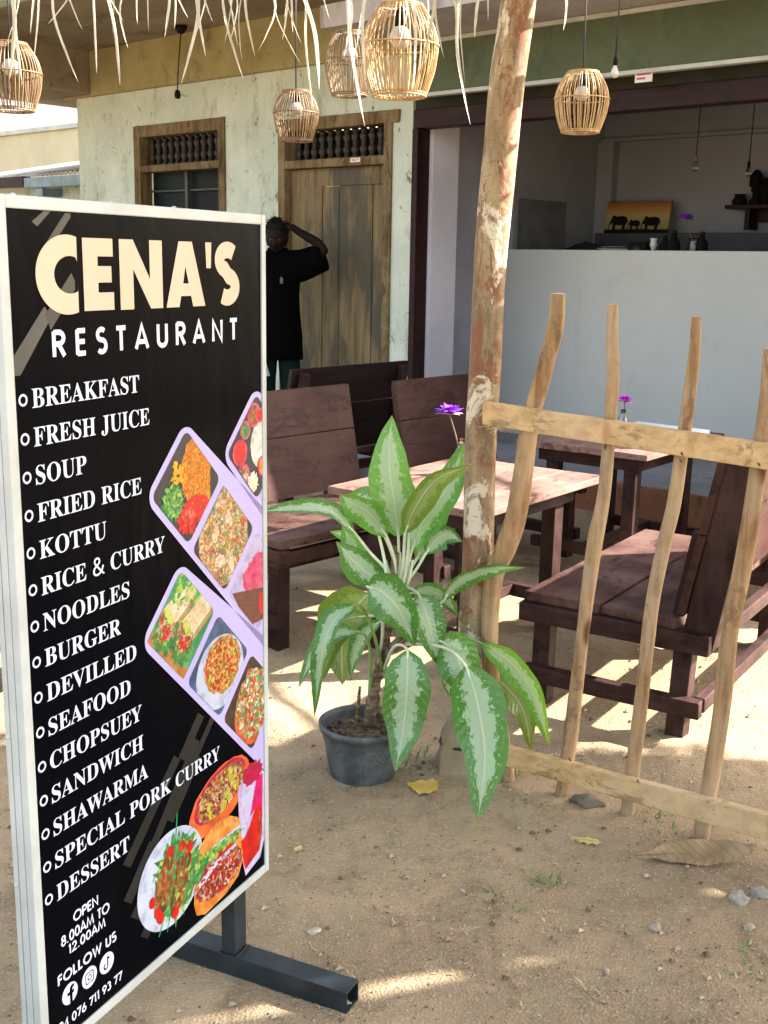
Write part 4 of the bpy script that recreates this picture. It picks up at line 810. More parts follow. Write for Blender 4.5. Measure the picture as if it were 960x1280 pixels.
food(t, RICE, [blob(.478, .972, .048, .068, .12, seed=1), blob(.492, .918, .034, .05, .1, seed=2)], .0018, c)
scatter(t, .415, .975, .018, .022, [flat_print('egg_print', (.90, .55, .02), (.85, .40, .02), 30)], 20, .006, .012, .00195, c, 4); scatter(t, .475, .96, .045, .065, [flat_print('carrot_print', (.90, .35, .03), (.80, .20, .02), 60), flat_print('grain_print', (.90, .52, .12), (.75, .28, .05), 60), RED], 150, .002, .006, .0020, c, 5); scatter(t, .452, .882, .03, .02, [RED, flat_print('pale_red_print', (.85, .25, .2), (.8, .05, .05), 60)], 30, .004, .012, .0028, c, 6); scatter(t, .398, .925, .03, .03, GREENS, 40, .003, .010, .0030, c, 7)
food(t, RED, [blob(.478, .897, .044, .026, .2, seed=5), blob(.448, .880, .034, .030, .6, 44, seed=6)], .0022, c)
food(t, flat_print('tomato_cut_print', (.85, .25, .18), (.75, .05, .04), 70), [blob(.450, .884, .020, .012, .7, seed=12)], .0026, c)
food(t, GREEN, [blob(.398, .923, .034, .034, .8, 60, seed=7)], .0024, c)
c = (.573, .8150); t = tile(*c, DARKP); food(t, MIX, [blob(.573, .816, .092, .105, .10, seed=8)], .0018, c)
scatter(t, .573, .816, .085, .095, [flat_print('corn_print', (.88, .70, .25), (.80, .50, .1), 60), flat_print('white_grain_print', (.86, .82, .70), (.8, .7, .5), 60), RED, GREENS[0], flat_print('dark_bit_print', (.10, .03, .02), (.2, .06, .03), 60)], 420, .002, .006, .00185, c, 8); food(t, flat_print('prawn_print', (.88, .50, .35), (.85, .72, .60), 40), [blob(.556, .772, .018, .013, .3, seed=9), blob(.540, .830, .012, .017, .3, seed=10), blob(.598, .755, .010, .018, .3, seed=11), blob(.586, .86, .010, .014, .3, seed=15)], .0020, c)
c = (.6985, .6920); t = tile(*c, flat_print('parfait_backdrop_print', (.45, .42, .70), (.60, .55, .80), 8))
food(t, PINK, [blob(.690, .705, .048, .040, .25, seed=13), blob(.705, .735, .030, .022, .3, seed=14)], .0018, c); food(t, BASK, [[(.60, .690), (.73, .672), (.73, .60), (.66, .60)]], .0020, c); food(t, RED, [blob(.714, .640, .010, .026, .1, seed=16)], .0022, c)
c = (.7005, .9880); t = tile(*c, DARKP)
food(t, WHITEP, [blob(.716, .992, .040, .052, .06, seed=17)], .0020, c)
for k, (x, y, r, mt) in enumerate(((.690, 1.058, .026, MEAT), (.655, 1.030, .020, GREEN), (.634, .985, .028, RED), (.645, .935, .026, CURRY), (.722, .945, .022, BUN), (.712, 1.055, .016, RED))):
    b_ = food(t, PINK, [ell(x, y, r, r, 24)], .0022+.0001*k, c); food(t, mt, [ell(x, y, r*.78, r*.78, 24)], .0026+.0001*k, c)
food(t, flat_print('blossom_print', (.85, .80, .45), (.88, .86, .80), 50), [blob(.682, .915, .020, .022, .7, seed=20)], .0030, c)
c = (.4215, .6710); t = tile(*c, flat_print('green_backdrop_print', (.02, .20, .08), (.12, .42, .22), 9))
food(t, flat_print('board_print', (.55, .26, .10), (.42, .16, .05), 20), [[(.29, .66), (.42, .545), (.45, .56), (.32, .69)]], .0017, c)
scatter(t, .445, .74, .05, .04, GREENS, 60, .006, .018, .00165, c, 9)
for k, (x, y) in enumerate(((.405, .708), (.462, .668))):
    rot = R_(28); ax_, ay_ = math.cos(rot), math.sin(rot)
    food(t, TORT, [[(x+a*ax_-b*ay_, y+a*ay_+b*ax_) for a, b in ((-.040, -.031), (-.034, .0), (-.040, .031), (.055, .028), (.068, .012), (.068, -.012), (.055, -.028))]], .0018+.0004*k, c)
    food(t, flat_print('wrap_shade_print', (.50, .34, .18), (.38, .24, .12), 16), [[(x+a*ax_-b*ay_, y+a*ay_+b*ax_) for a, b in ((-.038, -.031), (-.036, -.020), (.05, -.018), (.064, -.012), (.055, -.028))]], .00184+.0004*k, c); food(t, flat_print('wrap_opening_print', (.30, .16, .06), (.20, .10, .03), 30), [[(x-.036*ax_+q*ax_-w_*ay_, y-.036*ay_+q*ay_+w_*ax_) for q, w_ in ell(0, 0, .012, .030, 20)]], .00186+.0004*k, c); food(t, GREEN, [blob(x-.042, y-.040, .036, .040, .5, 40, seed=22+k)], .0019+.0004*k, c); food(t, CURRY, [blob(x-.034, y-.022, .022, .032, .25, seed=25+k, rot=rot)], .0020+.0004*k, c)
    food(t, RED, [blob(x-.038, y-.035, .014, .014, .3, seed=28+k)], .0021+.0004*k, c); food(t, flat_print('avocado_print', (.42, .55, .10), (.62, .66, .20), 30), [blob(x-.026, y-.006, .010, .022, .2, seed=30+k, rot=rot)], .00215+.0004*k, c); scatter(t, x-.044, y-.032, .022, .026, GREENS+[RED, CURRY, flat_print('onion_print', (.75, .5, .55), (.6, .2, .35), 60)], 26, .003, .009, .0022+.0004*k, c, 10+k); scatter(t, x+.02, y+.008, .04, .018, [flat_print('char_print', (.45, .28, .14), (.3, .16, .08), 60)], 16, .001, .004, .0019+.0004*k, c, 20+k)
c = (.5470, .5455); t = tile(*c, flat_print('blue_backdrop_print', (.015, .04, .10), (.10, .16, .32), 12))
food(t, PALE, [ell(.552, .532, .088, .080, 40)], .0018, c); food(t, NOOD, [blob(.560, .546, .068, .062, .18, seed=33)], .0021, c); scatter(t, .560, .546, .062, .056, [flat_print('noodle_strand_print', (.88, .55, .25), (.8, .35, .1), 60), RED, flat_print('brown_strand_print', (.5, .16, .05), (.3, .08, .03), 60), GREENS[1]], 200, .004, .012, .0022, c, 31)
c = (.6725, .4200); t = tile(*c, flat_print('brown_backdrop_print', (.03, .025, .02), (.08, .04, .03), 12))
food(t, TERRA, [ell(.685, .40, .082, .078, 40)], .0018, c); food(t, SALAD, [blob(.680, .418, .072, .080, .12, seed=35)], .0021, c); scatter(t, .680, .418, .068, .075, [RED, flat_print('feta_print', (.88, .86, .80), (.7, .75, .7), 60), GREENS[0], GREENS[1], flat_print('teal_leaf_print', (.02, .25, .2), (.05, .4, .3), 60), BUN], 170, .004, .011, .0022, c, 32)
# loose dishes at the foot of the menu
bw = flat('bowl_picture', TERRA, [[clipx(blob(.545, .252, .118, .066, .03, 40, seed=40, rot=R_(14)))]], .0016)
food(bw, BERRY, [blob(.546, .264, .100, .050, .05, 40, seed=41, rot=R_(14))], .0019); food(bw, CURRY, [blob(.548, .262, .092, .046, .10, 40, seed=42, rot=R_(14))], .0021)
scatter(bw, .548, .262, .085, .040, [flat_print('mince_print', (.55, .3, .2), (.35, .15, .08), 60), flat_print('pale_bean_print', (.78, .66, .5), (.6, .45, .25), 60), flat_print('dark_bean_print', (.15, .04, .03), (.1, .02, .02), 60), GREENS[1], RED], 140, .003, .010, .00215, None, 38); food(bw, flat_print('chilli_print', (.45, .50, .04), (.62, .58, .12), 40), [blob(.565, .235, .010, .024, .2, seed=43, rot=-.6), blob(.602, .262, .011, .022, .2, seed=44, rot=.3), blob(.585, .285, .009, .018, .2, seed=45), blob(.50, .238, .006, .024, .2, seed=46, rot=.2)], .0023)
dk = flat('drink_picture', MILK, [[clipx([(.612, .232), (.625, .250), (.655, .262), (.700, .258), (.7214, .235), (.7214, .07), (.702, .030), (.640, .014), (.630, .05), (.618, .12)])]], .0018)
food(dk, RED, [[(.622, .108), (.640, .112), (.658, .128), (.680, .160), (.705, .20), (.712, .10), (.700, .050), (.640, .030), (.632, .05)]], .0021); food(dk, flat_print('syrup_print', (.62, .01, .10), (.72, .02, .20), 16), [[(.660, .150), (.690, .235), (.714, .235), (.712, .12), (.700, .17)]], .0023)
food(dk, BERRY, [blob(.672, .252, .040, .026, .5, 40, seed=47)], .0024); food(dk, MEAT, [[(.692, .05), (.700, .06), (.706, .13), (.698, .15)]], .0025)
pt = flat('plate_picture', PALE, [[ell(.366, .151, .1115, .1045, 52)]], .0019)
food(pt, GREEN, [blob(.385, .148, .075, .088, .55, 60, seed=50)], .0022)
scatter(pt, .385, .148, .085, .09, GREENS, 90, .003, .012, .00225, None, 33); food(pt, MEAT, [blob(.345, .150, .030, .075, .10, seed=51, rot=R_(-22)), blob(.398, .135, .030, .078, .10, seed=52, rot=R_(-22))], .0024)
food(pt, RED, [ell(.362, .213, .011, .011, 16), ell(.402, .205, .012, .012, 16), ell(.300, .130, .010, .012, 16), ell(.327, .082, .011, .013, 16), ell(.375, .068, .012, .013, 16), ell(.43, .19, .011, .012, 16), ell(.315, .100, .010, .010, 16)], .0026)
Lq, Rq = ribbon([(.318, .045), (.372, .140), (.388, .285)], .0035); L2, R3 = ribbon([(.345, .04), (.385, .14), (.405, .235)], .002)
food(pt, flat_print('chive_print', (.01, .30, .08), (.03, .42, .15), 30), [Lq+Rq[::-1], L2+R3[::-1]], .0029)
bg_ = flat('burger_picture', BUN, [[clipx([(.445, .135), (.460, .165), (.490, .188), (.530, .198), (.580, .190), (.612, .172), (.622, .150), (.628, .06), (.610, .030), (.560, .012), (.480, .006), (.448, .020), (.440, .05)])]], .0021)
food(bg_, PALE, [[(.448, .128), (.52, .150), (.620, .152), (.62, .142), (.52, .138), (.45, .115)]], .0024); food(bg_, GREEN, [blob(.530, .132, .092, .014, .55, 60, seed=55), blob(.450, .118, .026, .026, .6, 40, seed=56)], .0026)
scatter(bg_, .53, .134, .09, .014, GREENS, 60, .004, .012, .00262, None, 35); scatter(bg_, .535, .178, .06, .012, [flat_print('seed_print', (.9, .75, .5), (.8, .5, .25), 60)], 26, .001, .003, .0024, None, 36); food(bg_, BEEF, [blob(.535, .075, .092, .048, .12, 40, seed=57)], .0025); food(bg_, PALE, [[(.455, .088), (.52, .110), (.600, .116), (.602, .108), (.53, .100), (.46, .076)]], .0028); food(bg_, RED, [blob(.56, .118, .036, .010, .2, seed=58)], .0027); scatter(bg_, .535, .072, .085, .042, [flat_print('beet_print', (.5, .02, .08), (.3, .01, .04), 60), flat_print('patty_print', (.2, .07, .03), (.1, .03, .02), 60), flat_print('pale_meat_print', (.8, .62, .5), (.7, .4, .3), 60), RED], 130, .003, .011, .00262, None, 37)
# ------------------------------------------------------------------ potted plant
def leafmat(name, g1, g2, pale, amt=1.0, trans=.3):
    k = NB(name); uv = k.n('ShaderNodeUVMap'); uv.uv_map = 'UVMap'; sx = k.n('ShaderNodeSeparateXYZ'); k.t.links.new(uv.outputs[0], sx.inputs[0])
    au = k.math('ABSOLUTE', k.math('SUBTRACT', k.math('MULTIPLY', sx.outputs[0], 2), 1)); t = sx.outputs[1]
    mp = k.n('ShaderNodeMapping'); k.t.links.new(uv.outputs[0], mp.inputs[0]); mp.inputs['Scale'].default_value = (2.4, 6, 1)
    ad = k.n('ShaderNodeVectorMath', operation='ADD'); k.t.links.new(mp.outputs[0], ad.inputs[0]); rv = k.n('ShaderNodeCombineXYZ'); k.put(rv.inputs[0], k.math('MULTIPLY', k.rnd(), 50)); k.t.links.new(rv.outputs[0], ad.inputs[1])
    n1 = k.n('ShaderNodeTexNoise'); k.t.links.new(ad.outputs[0], n1.inputs['Vector']); n1.inputs['Scale'].default_value = 2.2; n1.inputs['Detail'].default_value = 7; n1.inputs['Roughness'].default_value = .72
    n2 = k.n('ShaderNodeTexNoise'); k.t.links.new(ad.outputs[0], n2.inputs['Vector']); n2.inputs['Scale'].default_value = 6; n2.inputs['Detail'].default_value = 3
    edge = k.math('ADD', k.math('MULTIPLY', k.math('SUBTRACT', n1.outputs[0], .5), 1.6), .50)          # where the silver centre stops
    edge = k.math('MULTIPLY', edge, k.step(k.math('ABSOLUTE', k.math('SUBTRACT', t, .45)), .52, .30))
    m = k.step(k.math('SUBTRACT', edge, au), -.02, .05)
    specks = k.math('MULTIPLY', k.step(n2.outputs[0], .60, .64), k.step(au, .97, .6))
    m = k.math('MULTIPLY', k.math('MAXIMUM', m, specks), amt)
    vein = k.n('ShaderNodeTexWave'); vm = k.n('ShaderNodeMapping'); k.t.links.new(uv.outputs[0], vm.inputs[0]); vm.inputs['Scale'].default_value = (1, 1, 1)
    vv = k.math('SINE', k.math('MULTIPLY', k.math('SUBTRACT', t, k.math('MULTIPLY', au, .16)), 95))
    g = k.mix(n1.outputs[0], g1, g2); c = k.mix(m, g, pale); c = k.mix(k.math('MULTIPLY', k.step(vv, .55, 1), .07), c, (.25, .42, .18))
    c = k.mix(k.step(au, .055, .025), c, (.55, .62, .42)); c = k.mix(k.math('MULTIPLY', k.step(k.math('ADD', t, k.math('MULTIPLY', k.math('SUBTRACT', n1.outputs[0], .5), .10)), .95, .985), .85), c, (.30, .17, .06)); c = k.mix(k.math('MULTIPLY', k.step(k.math('ADD', au, k.math('MULTIPLY', k.math('SUBTRACT', n2.outputs[0], .5), .5)), 1.10, 1.17), .8), c, (.34, .26, .09))
    k.bump(k.math('ADD', k.math('MULTIPLY', vv, .25), k.step(au, .0, .12)), .35, .004)
    k.done(c, .25, .6); tr = k.n('ShaderNodeBsdfTranslucent'); k.put(tr.inputs[0], k.mix(.5, c, (.30, .45, .06))); mx = k.n('ShaderNodeMixShader'); mx.inputs[0].default_value = trans
    out = k.t.nodes['Material Output']; k.t.links.new(k.b.outputs[0], mx.inputs[1]); k.t.links.new(tr.outputs[0], mx.inputs[2]); k.t.links.new(mx.outputs[0], out.inputs[0]); return k.m
M['leaf'] = leafmat('variegated_leaf', (.030, .150, .020), (.075, .255, .034), (.35, .50, .31))
M['leaf_backlit_tint'] = leafmat('backlit_tint_variegated_leaf', (.075, .29, .020), (.14, .40, .045), (.38, .54, .31), 1.0, .4)  # backlight put into the colour: brighter greens than the plain leaf
M['leaf_olive'] = leafmat('olive_leaf', (.095, .165, .018), (.16, .25, .03), (.34, .42, .16), .6, .4)
M['petiole'] = simple('pale_leaf_stalk', (.60, .66, .46), .45, .15, 12, .1)
M['petiole_green'] = simple('green_leaf_stalk', (.22, .34, .09), .45, .2, 12, .1)
PLY = 3.37
_pb = on_z(452, 985, 0.0); PC = Vector((_pb.x, _pb.y+.10, 0)); PLANT = thing('potted_plant', 'leafy plant with silver centred leaves in a dark plastic pot beside the post', 'plant', PC)
pr = .140
prof = [(.098, 0), (.104, .01), (.114, .07), (.126, .14), (.130, .163), (.139, .165), (.141, .183), (.136, .186), (.129, .184), (.126, .165), (.12, .12), (.0, .119)]
def potm():
    k = NB('dusty_black_plastic'); n1 = k.noise(9, detail=8, rough=.7); n2 = k.noise(60, detail=4); c = k.mix(k.step(n1, .38, .68), (.036, .046, .054), (.11, .125, .13)); c = k.mix(k.math('MULTIPLY', k.step(n2, .58, .68), .35), c, (.20, .18, .15)); k.bump(n1, .15, .004); return k.done(c, .55)
MB().lathe([(r*1.0, z*1.0-.004) for r, z in prof], 48).obj('pot', potm(), PLANT)
mb = MB(); rings = [(.122, .150), (.09, .153), (.05, .158), (.0, .160)]; mb.lathe([(r*1.06, z-.012) for r, z in rings], 24)
for i in range(260):
    a = random.uniform(0, 6.28); r = .112*math.sqrt(random.random()); s = random.uniform(.004, .011); mb.ball((r*math.cos(a), r*math.sin(a), .148), s, 6, 0, (random.uniform(.7, 1.6), random.uniform(.6, 1.2), random.uniform(.4, .9)), .3, i)
sm = NB('pot_bark_chips'); mb.obj('soil', sm.done(sm.mix(sm.step(sm.noise(40, detail=3), .35, .65), (.045, .028, .016), (.15, .10, .06)), .9), PLANT)
def PP(px, py, dy=0.0): return on_y(px, py, PLY+dy)-PC
# woody canes
for pts, r0, r1 in (([(462, 905, .0), (464, 880, .0), (471, 850, .02), (477, 820, .03), (484, 790, .02), (490, 740, .0), (495, 690, .0)], .019, .012), ([(476, 902, .05), (470, 870, .06), (474, 840, .05), (486, 815, .0), (500, 795, -.02), (512, 780, -.03)], .013, .008), ([(447, 905, .03), (448, 880, .04), (450, 858, .04)], .009, .004)):
    Q = spline([PP(*p) for p in pts], 40); mb = MB(); mb.tube(Q, [(r0+(r1-r0)*i/39)*(1+.13*math.sin(i*1.9)+.08*math.sin(i*4.7)) for i in range(40)], 10)
    k = NB('knobbly_cane'); mb.obj('cane', k.done(k.mix(k.step(k.noise(25, (1, 1, 3), 5), .4, .6), (.085, .055, .03), (.22, .17, .10)), .85), PLANT)
WP = [(0, .0), (.03, .20), (.12, .60), (.28, .93), (.42, 1), (.58, .92), (.74, .68), (.88, .36), (.96, .13), (1, .0)]
def leaf(spine, wpx, pet=None, roll=0.0, fold=.22, mat='leaf', wave=.05, pmat='petiole', nper=9, pr0=.0045):
    P = [PP(*p) for p in spine]; N = 26; Q = spline(P, N); mb = MB(); uvs = []
    depth = (P[0]+PC); W = px_size(wpx/2*.93, depth); sd = random.uniform(0, 50); vs = []
    for i, c in enumerate(Q):
        t = i/(N-1); T = (Q[min(i+1, N-1)]-Q[max(i-1, 0)]).normalized(); V = (c+PC-EYE).normalized(); S = T.cross(V)
        if S.length < .15: S = T.cross(Vector((0, 0, 1)))
        S.normalize(); S = (Matrix.Rotation(roll, 3, T) @ S); Nn = S.cross(T); wd = W*interp(WP, t)
        for j in range(nper):
            u = -1+2*j/(nper-1)
            ed = 1+wave*math.sin(t*17+sd+(3 if u > 0 else 0))*abs(u)
            vs.append(c+S*(u*wd*ed)+Nn*(-fold*wd*(abs(u)**1.4)+wave*.5*wd*math.sin(t*13+sd+u*1.5)*abs(u))); uvs.append((.5+.5*u, t))
    fs = [[i*nper+j, i*nper+j+1, (i+1)*nper+j+1, (i+1)*nper+j] for i in range(N-1) for j in range(nper-1)]
    mb._add(vs, fs, 0, True)
    if pet:
        pp = spline([PP(*p) for p in pet]+[P[0], Q[3]], 18); mb.tube(pp, [pr0*(1.35-.65*i/17) for i in range(18)], 8, mi=1)
    bm = mb.bm; o = None
    me = bpy.data.meshes.new('leaf'); bm.to_mesh(me); nv = len(vs); bm.free(); me.materials.append(M[mat]); me.materials.append(M[pmat])
    ul = me.uv_layers.new(name='UVMap')
    for l in me.loops: ul.data[l.index].uv = uvs[l.vertex_index] if l.vertex_index < nv else (.5, .5)
    o = bpy.data.objects.new('leaf', me); COL.objects.link(o); o.parent = PLANT; return o
base = (492, 745, .0)
leaf([(507, 700, .08), (522, 660, .12), (538, 622, .16), (552, 592, .22)], 30, [base], .25, .3, 'leaf')
leaf([(474, 712, .06), (452, 690, .10), (436, 672, .13), (412, 664, .16)], 26, [base], -.35, .35, 'leaf_backlit_tint')
leaf([(512, 742, .06), (534, 738, .08), (556, 748, .10), (574, 772, .10)], 28, [base], .35, .35, 'leaf')
leaf([(478, 775, .04), (456, 792, .05), (444, 815, .05), (438, 848, .04)], 26, [(490, 765, .02)], .3, .35, 'leaf')
leaf([(498, 672, 0), (493, 630, -.01), (486, 575, .0), (490, 519, .035)], 60, [base, (498, 710, 0)], .0, .25, 'leaf_backlit_tint')
leaf([(506, 668, -.03), (518, 636, -.05), (545, 600, -.07), (588, 581, -.10)], 40, [base, (503, 710, -.02)], .55, .35, 'leaf_olive')
leaf([(514, 690, .02), (530, 650, .04), (560, 608, .06), (581, 552, .12)], 54, [base, (508, 715, .02)], -.25, .3, 'leaf_backlit_tint')
leaf([(445, 668, -.02), (415, 640, -.07), (375, 635, -.12), (315, 641, -.17)], 30, [base, (484, 715, .0), (462, 690, -.01)], .75, .3, 'leaf')
leaf([(484, 672, -.03), (462, 642, -.05), (442, 630, -.10), (424, 618, -.10)], 46, [base, (494, 705, -.01)], -.5, .3, 'leaf_backlit_tint')
leaf([(476, 660, .03), (462, 638, .05), (448, 628, .08), (432, 628, .12)], 52, [base, (492, 700, .02)], .2, .3, 'leaf')
leaf([(484, 728, .02), (462, 718, .0), (441, 700, -.02), (420, 677, -.03)], 46, [base], .35, .3, 'leaf')
leaf([(470, 725, .05), (448, 712, .07), (440, 685, .1), (428, 655, .12)], 40, [base], -.3, .3, 'leaf_backlit_tint')
leaf([(459, 733, -.06), (480, 742, -.10), (500, 765, -.12), (519, 808, -.10)], 62, [(494, 745, -.02), (478, 738, -.05)], .25, .28, 'leaf')
leaf([(522, 742, -.06), (532, 765, -.09), (540, 795, -.10), (550, 836, -.09)], 46, [base, (508, 735, -.03)], -.3, .3, 'leaf')
leaf([(532, 692, .03), (545, 675, .03), (560, 668, .02), (578, 677, .0)], 34, [base, (518, 715, .02)], .3, .4, 'leaf')
leaf([(553, 752, -.03), (572, 728, -.06), (610, 712, -.09), (657, 709, -.13)], 27, [(500, 770, 0), (530, 775, -.01)], .7, .35, 'leaf')
leaf([(520, 700, .06), (533, 672, .07), (545, 655, .08), (562, 640, .1)], 34, [base], .2, .3, 'leaf_backlit_tint')
leaf([(462, 742, .14), (440, 765, .16), (428, 800, .17), (428, 856, .14)], 82, [(490, 740, .04), (478, 732, .1)], .15, .2, 'leaf_olive', .06)
leaf([(460, 770, .08), (430, 775, .10), (415, 800, .12), (404, 850, .12)], 40, [(488, 770, .04)], -.3, .3, 'leaf_olive')
leaf([(446, 756, -.05), (418, 775, -.10), (402, 820, -.13), (393, 897, -.12)], 36, [(478, 838, .0), (468, 795, -.02), (456, 765, -.03)], .65, .35, 'leaf', pmat='petiole_green')
leaf([(448, 790, -.02), (420, 793, -.06), (395, 815, -.09), (373, 860, -.10)], 30, [(462, 870, .01), (463, 820, 0), (458, 797, -.01)], .6, .35, 'leaf', pmat='petiole_green')
leaf([(509, 812, -.13), (509, 850, -.17), (505, 905, -.19), (494, 965, -.24)], 64, [(480, 838, .0), (490, 812, -.06), (500, 806, -.1)], .05, .25, 'leaf')
leaf([(552, 802, -.10), (568, 815, -.15), (580, 845, -.18), (588, 882, -.17)], 60, [(505, 790, -.02), (530, 795, -.06)], .2, .3, 'leaf')
leaf([(548, 808, -.06), (556, 825, -.08), (560, 850, -.09), (562, 872, -.09)], 34, [(505, 795, -.02), (530, 800, -.04)], -.6, .3, 'leaf')
leaf([(582, 832, -.22), (596, 875, -.31), (606, 945, -.40), (597, 1030, -.46)], 72, [(508, 805, -.04), (540, 806, -.10), (565, 814, -.17)], .0, .25, 'leaf')
leaf([(600, 803, -.06), (638, 828, -.10), (668, 870, -.12), (687, 935, -.11)], 40, [(500, 790, .0), (545, 792, -.03), (578, 796, -.05)], .5, .35, 'leaf_backlit_tint', pmat='petiole_green')
leaf([(608, 842, -.02), (632, 858, -.05), (655, 890, -.07), (664, 940, -.05)], 36, [(520, 800, .0), (570, 812, -.01)], -.2, .3, 'leaf_olive', pmat='petiole_green')
for k_, (x0, y0, x1, y1) in enumerate(((485, 745, 470, 655), (502, 740, 512, 640), (478, 760, 472, 830), (494, 745, 500, 690), (500, 750, 516, 700), (488, 745, 482, 700))):
    mb = MB(); mb.tube(spline([PP(x0, y0, .01*k_-.02), PP((x0+x1)/2+3, (y0+y1)/2, .0), PP(x1, y1, .02)], 10), [.0065-.0003*i for i in range(10)], 8); mb.obj('leaf_stalk', M['petiole'], PLANT)
# chalk scribble on the pot
mb = MB()
for row, (z, n) in enumerate(((.118, 5), (.092, 4))):
    pts = []
    for i in range(n*10+1):
        a = -1.30+row*.05+i*.0165*.9; rr = (.0975+.026*(z/.163))*1.06+.0015; pts.append((rr*math.cos(a), rr*math.sin(a), z+.006*math.sin(i*.63+row)*(1+.6*math.sin(i*.17))+.004*math.sin(i*1.37)))
    mb.tube(pts, .0006, 5)
mb.obj('chalk_scribble', simple('faded_chalk', (.24, .24, .23), .8), PLANT)

# ------------------------------------------------------------------ water lily flowers in bottles
def petalset(mb, c, r, n, up, mi, seed, wd=.17):
    for i in range(n):
        a = 2*math.pi*i/n+seed+random.uniform(-.12, .12); L = r*random.uniform(.88, 1.08); e = up+random.uniform(-.12, .12)
        d = Vector((math.cos(a)*math.cos(e), math.sin(a)*math.cos(e), math.sin(e))); s = Vector((-math.sin(a), math.cos(a), 0)); nn = s.cross(d)
        vs = []; rows = [(0, .3), (.3, .85), (.6, 1), (.85, .55), (1, 0.02)]
        for t, ww in rows:
            p = c+d*(L*t)+nn*(-.10*L*math.sin(math.pi*t)); vs += [p-s*(L*wd*ww), p+nn*(-.05*L*ww), p+s*(L*wd*ww)]
        mb._add(vs, [[k*3+j, k*3+j+1, k*3+j+4, k*3+j+3] for k in range(4) for j in (0, 1)], mi, True)
M['petal'] = simple('violet_petal', (.28, .045, .70), .5, .25, 30, 0)
M['petal_pink'] = simple('magenta_petal', (.72, .06, .70), .5, .25, 30, 0)
M['petal_base'] = simple('pale_sepal', (.62, .30, .42), .5, .25, 30, 0)
M['petal_core'] = simple('lily_core', (.55, .10, .22), .5, .3, 40, 0)
def lily(name_label, base, head, r, vessel='bottle', tilt=0, petal='petal'):
    t = thing('flower_bottle', name_label, 'flower vase', base, group='water lilies in glass vessels')
    h = head-base
    if vessel == 'bottle':
        MB().lathe([(.0, .002), (.030, .002), (.033, .012), (.033, .085), (.026, .105), (.013, .125), (.012, .15), (.014, .153), (.010, .154), (.010, .126), (.022, .104), (.029, .085), (.029, .012), (.0, .008)], 24).obj('bottle', M['glass'], t)
    else:
        MB().lathe([(.0, .002), (.040, .002), (.044, .01), (.044, .105), (.038, .12), (.038, .135), (.041, .137), (.041, .150), (.036, .150), (.035, .12), (.040, .104), (.040, .012), (.0, .008)], 24).obj('jar', M['glass'], t)
    MB().tube(spline([Vector((0, 0, .02)), Vector((h.x*.35+.004, h.y*.35, h.z*.5)), h], 12), .0032, 8).obj('stem', simple('lily_stem', (.16, .10, .05), .5), t)
    mb = MB(); c = h
    petalset(mb, c, r, 15, .30, 0, .0); petalset(mb, c+Vector((0, 0, r*.04)), r*.88, 13, .70, 0, .25); petalset(mb, c+Vector((0, 0, r*.06)), r*.62, 10, 1.1, 2, .1); petalset(mb, c-Vector((0, 0, r*.06)), r*.98, 5, .08, 1, .4, .20)
    mb.obj('bloom', [M[petal], M['petal_base'], M['petal_pink']], t); mb = MB(); petalset(mb, c+Vector((0, 0, .004)), r*.36, 14, 1.2, 0, 0, .12); mb.obj('bloom_core', M['petal_core'], t)
    return t
# on the nearer table, bottle hidden behind leaf and post
def on_local(px, py, v): u, z = fac(px, py, v); return house(u, v, z)
hd = on_local(562, 518, -2.62); bs = on_z(582, 600, .70); 
_d = hd; bs = Vector((hd.x+.055, hd.y+.02, .701))
lily('purple water lily on a bent stem standing on the nearer table beside the post', bs, hd, .064)
hd = on_local(781, 502, -1.12); bs = Vector((hd.x-.004, hd.y, .701)); lily('magenta water lily in a small clear bottle on the farther table, between two fence sticks', bs, hd, .052, petal='petal_pink')
hd = on_local(858, 275, 1.33); bs = on_local(867, 312, 1.33); bs.z = 1.641; lily('dim purple water lily in a glass jar on the shop counter near the elephant picture', bs, hd, .072, 'jar')
# tissue box and little bottle on the farther table
a_ = on_local(790, 540, -1.02); b_ = on_local(884, 548, -1.02)
tb = thing('tissue_box', 'flat white tissue box with blue print at the back of the farther table', 'box', ((a_.x+b_.x)/2, (a_.y+b_.y)/2, .701), HROT)
L_ = (b_-a_).length*.5; hh = max(.05, on_local(840, 534, -1.02).z-.70)
MB().box((-L_, -.06, 0), (L_*.92, .06, hh), .004).obj('carton', M['sticker'] if False else simple('white_carton', (.72, .76, .76), .5, .04), tb)
mb = MB()
for i in range(9): x = -L_*.62+i*L_*.13; mb.box((x, -.0625, hh*.30), (x+L_*.08, -.0605, hh*.78-.008*(i % 3)), 0)
mb.obj('blue_print', simple('light_blue_ink', (.12, .42, .58), .5, .1), tb)
sb = on_local(850, 545, -1.18); sb.z = .701
cb = thing('sauce_bottle', 'tiny pale blue capped bottle in front of the tissue box', 'bottle', sb)
MB().lathe([(0, 0), (.018, 0), (.020, .01), (.020, .06), (.009, .078), (.009, .088)], 16).obj('body', M['sticker'], cb); MB().lathe([(.0, .088), (.012, .088), (.012, .112), (.0, .114)], 16).obj('cap', simple('sky_blue_cap', (.10, .42, .60), .4), cb)

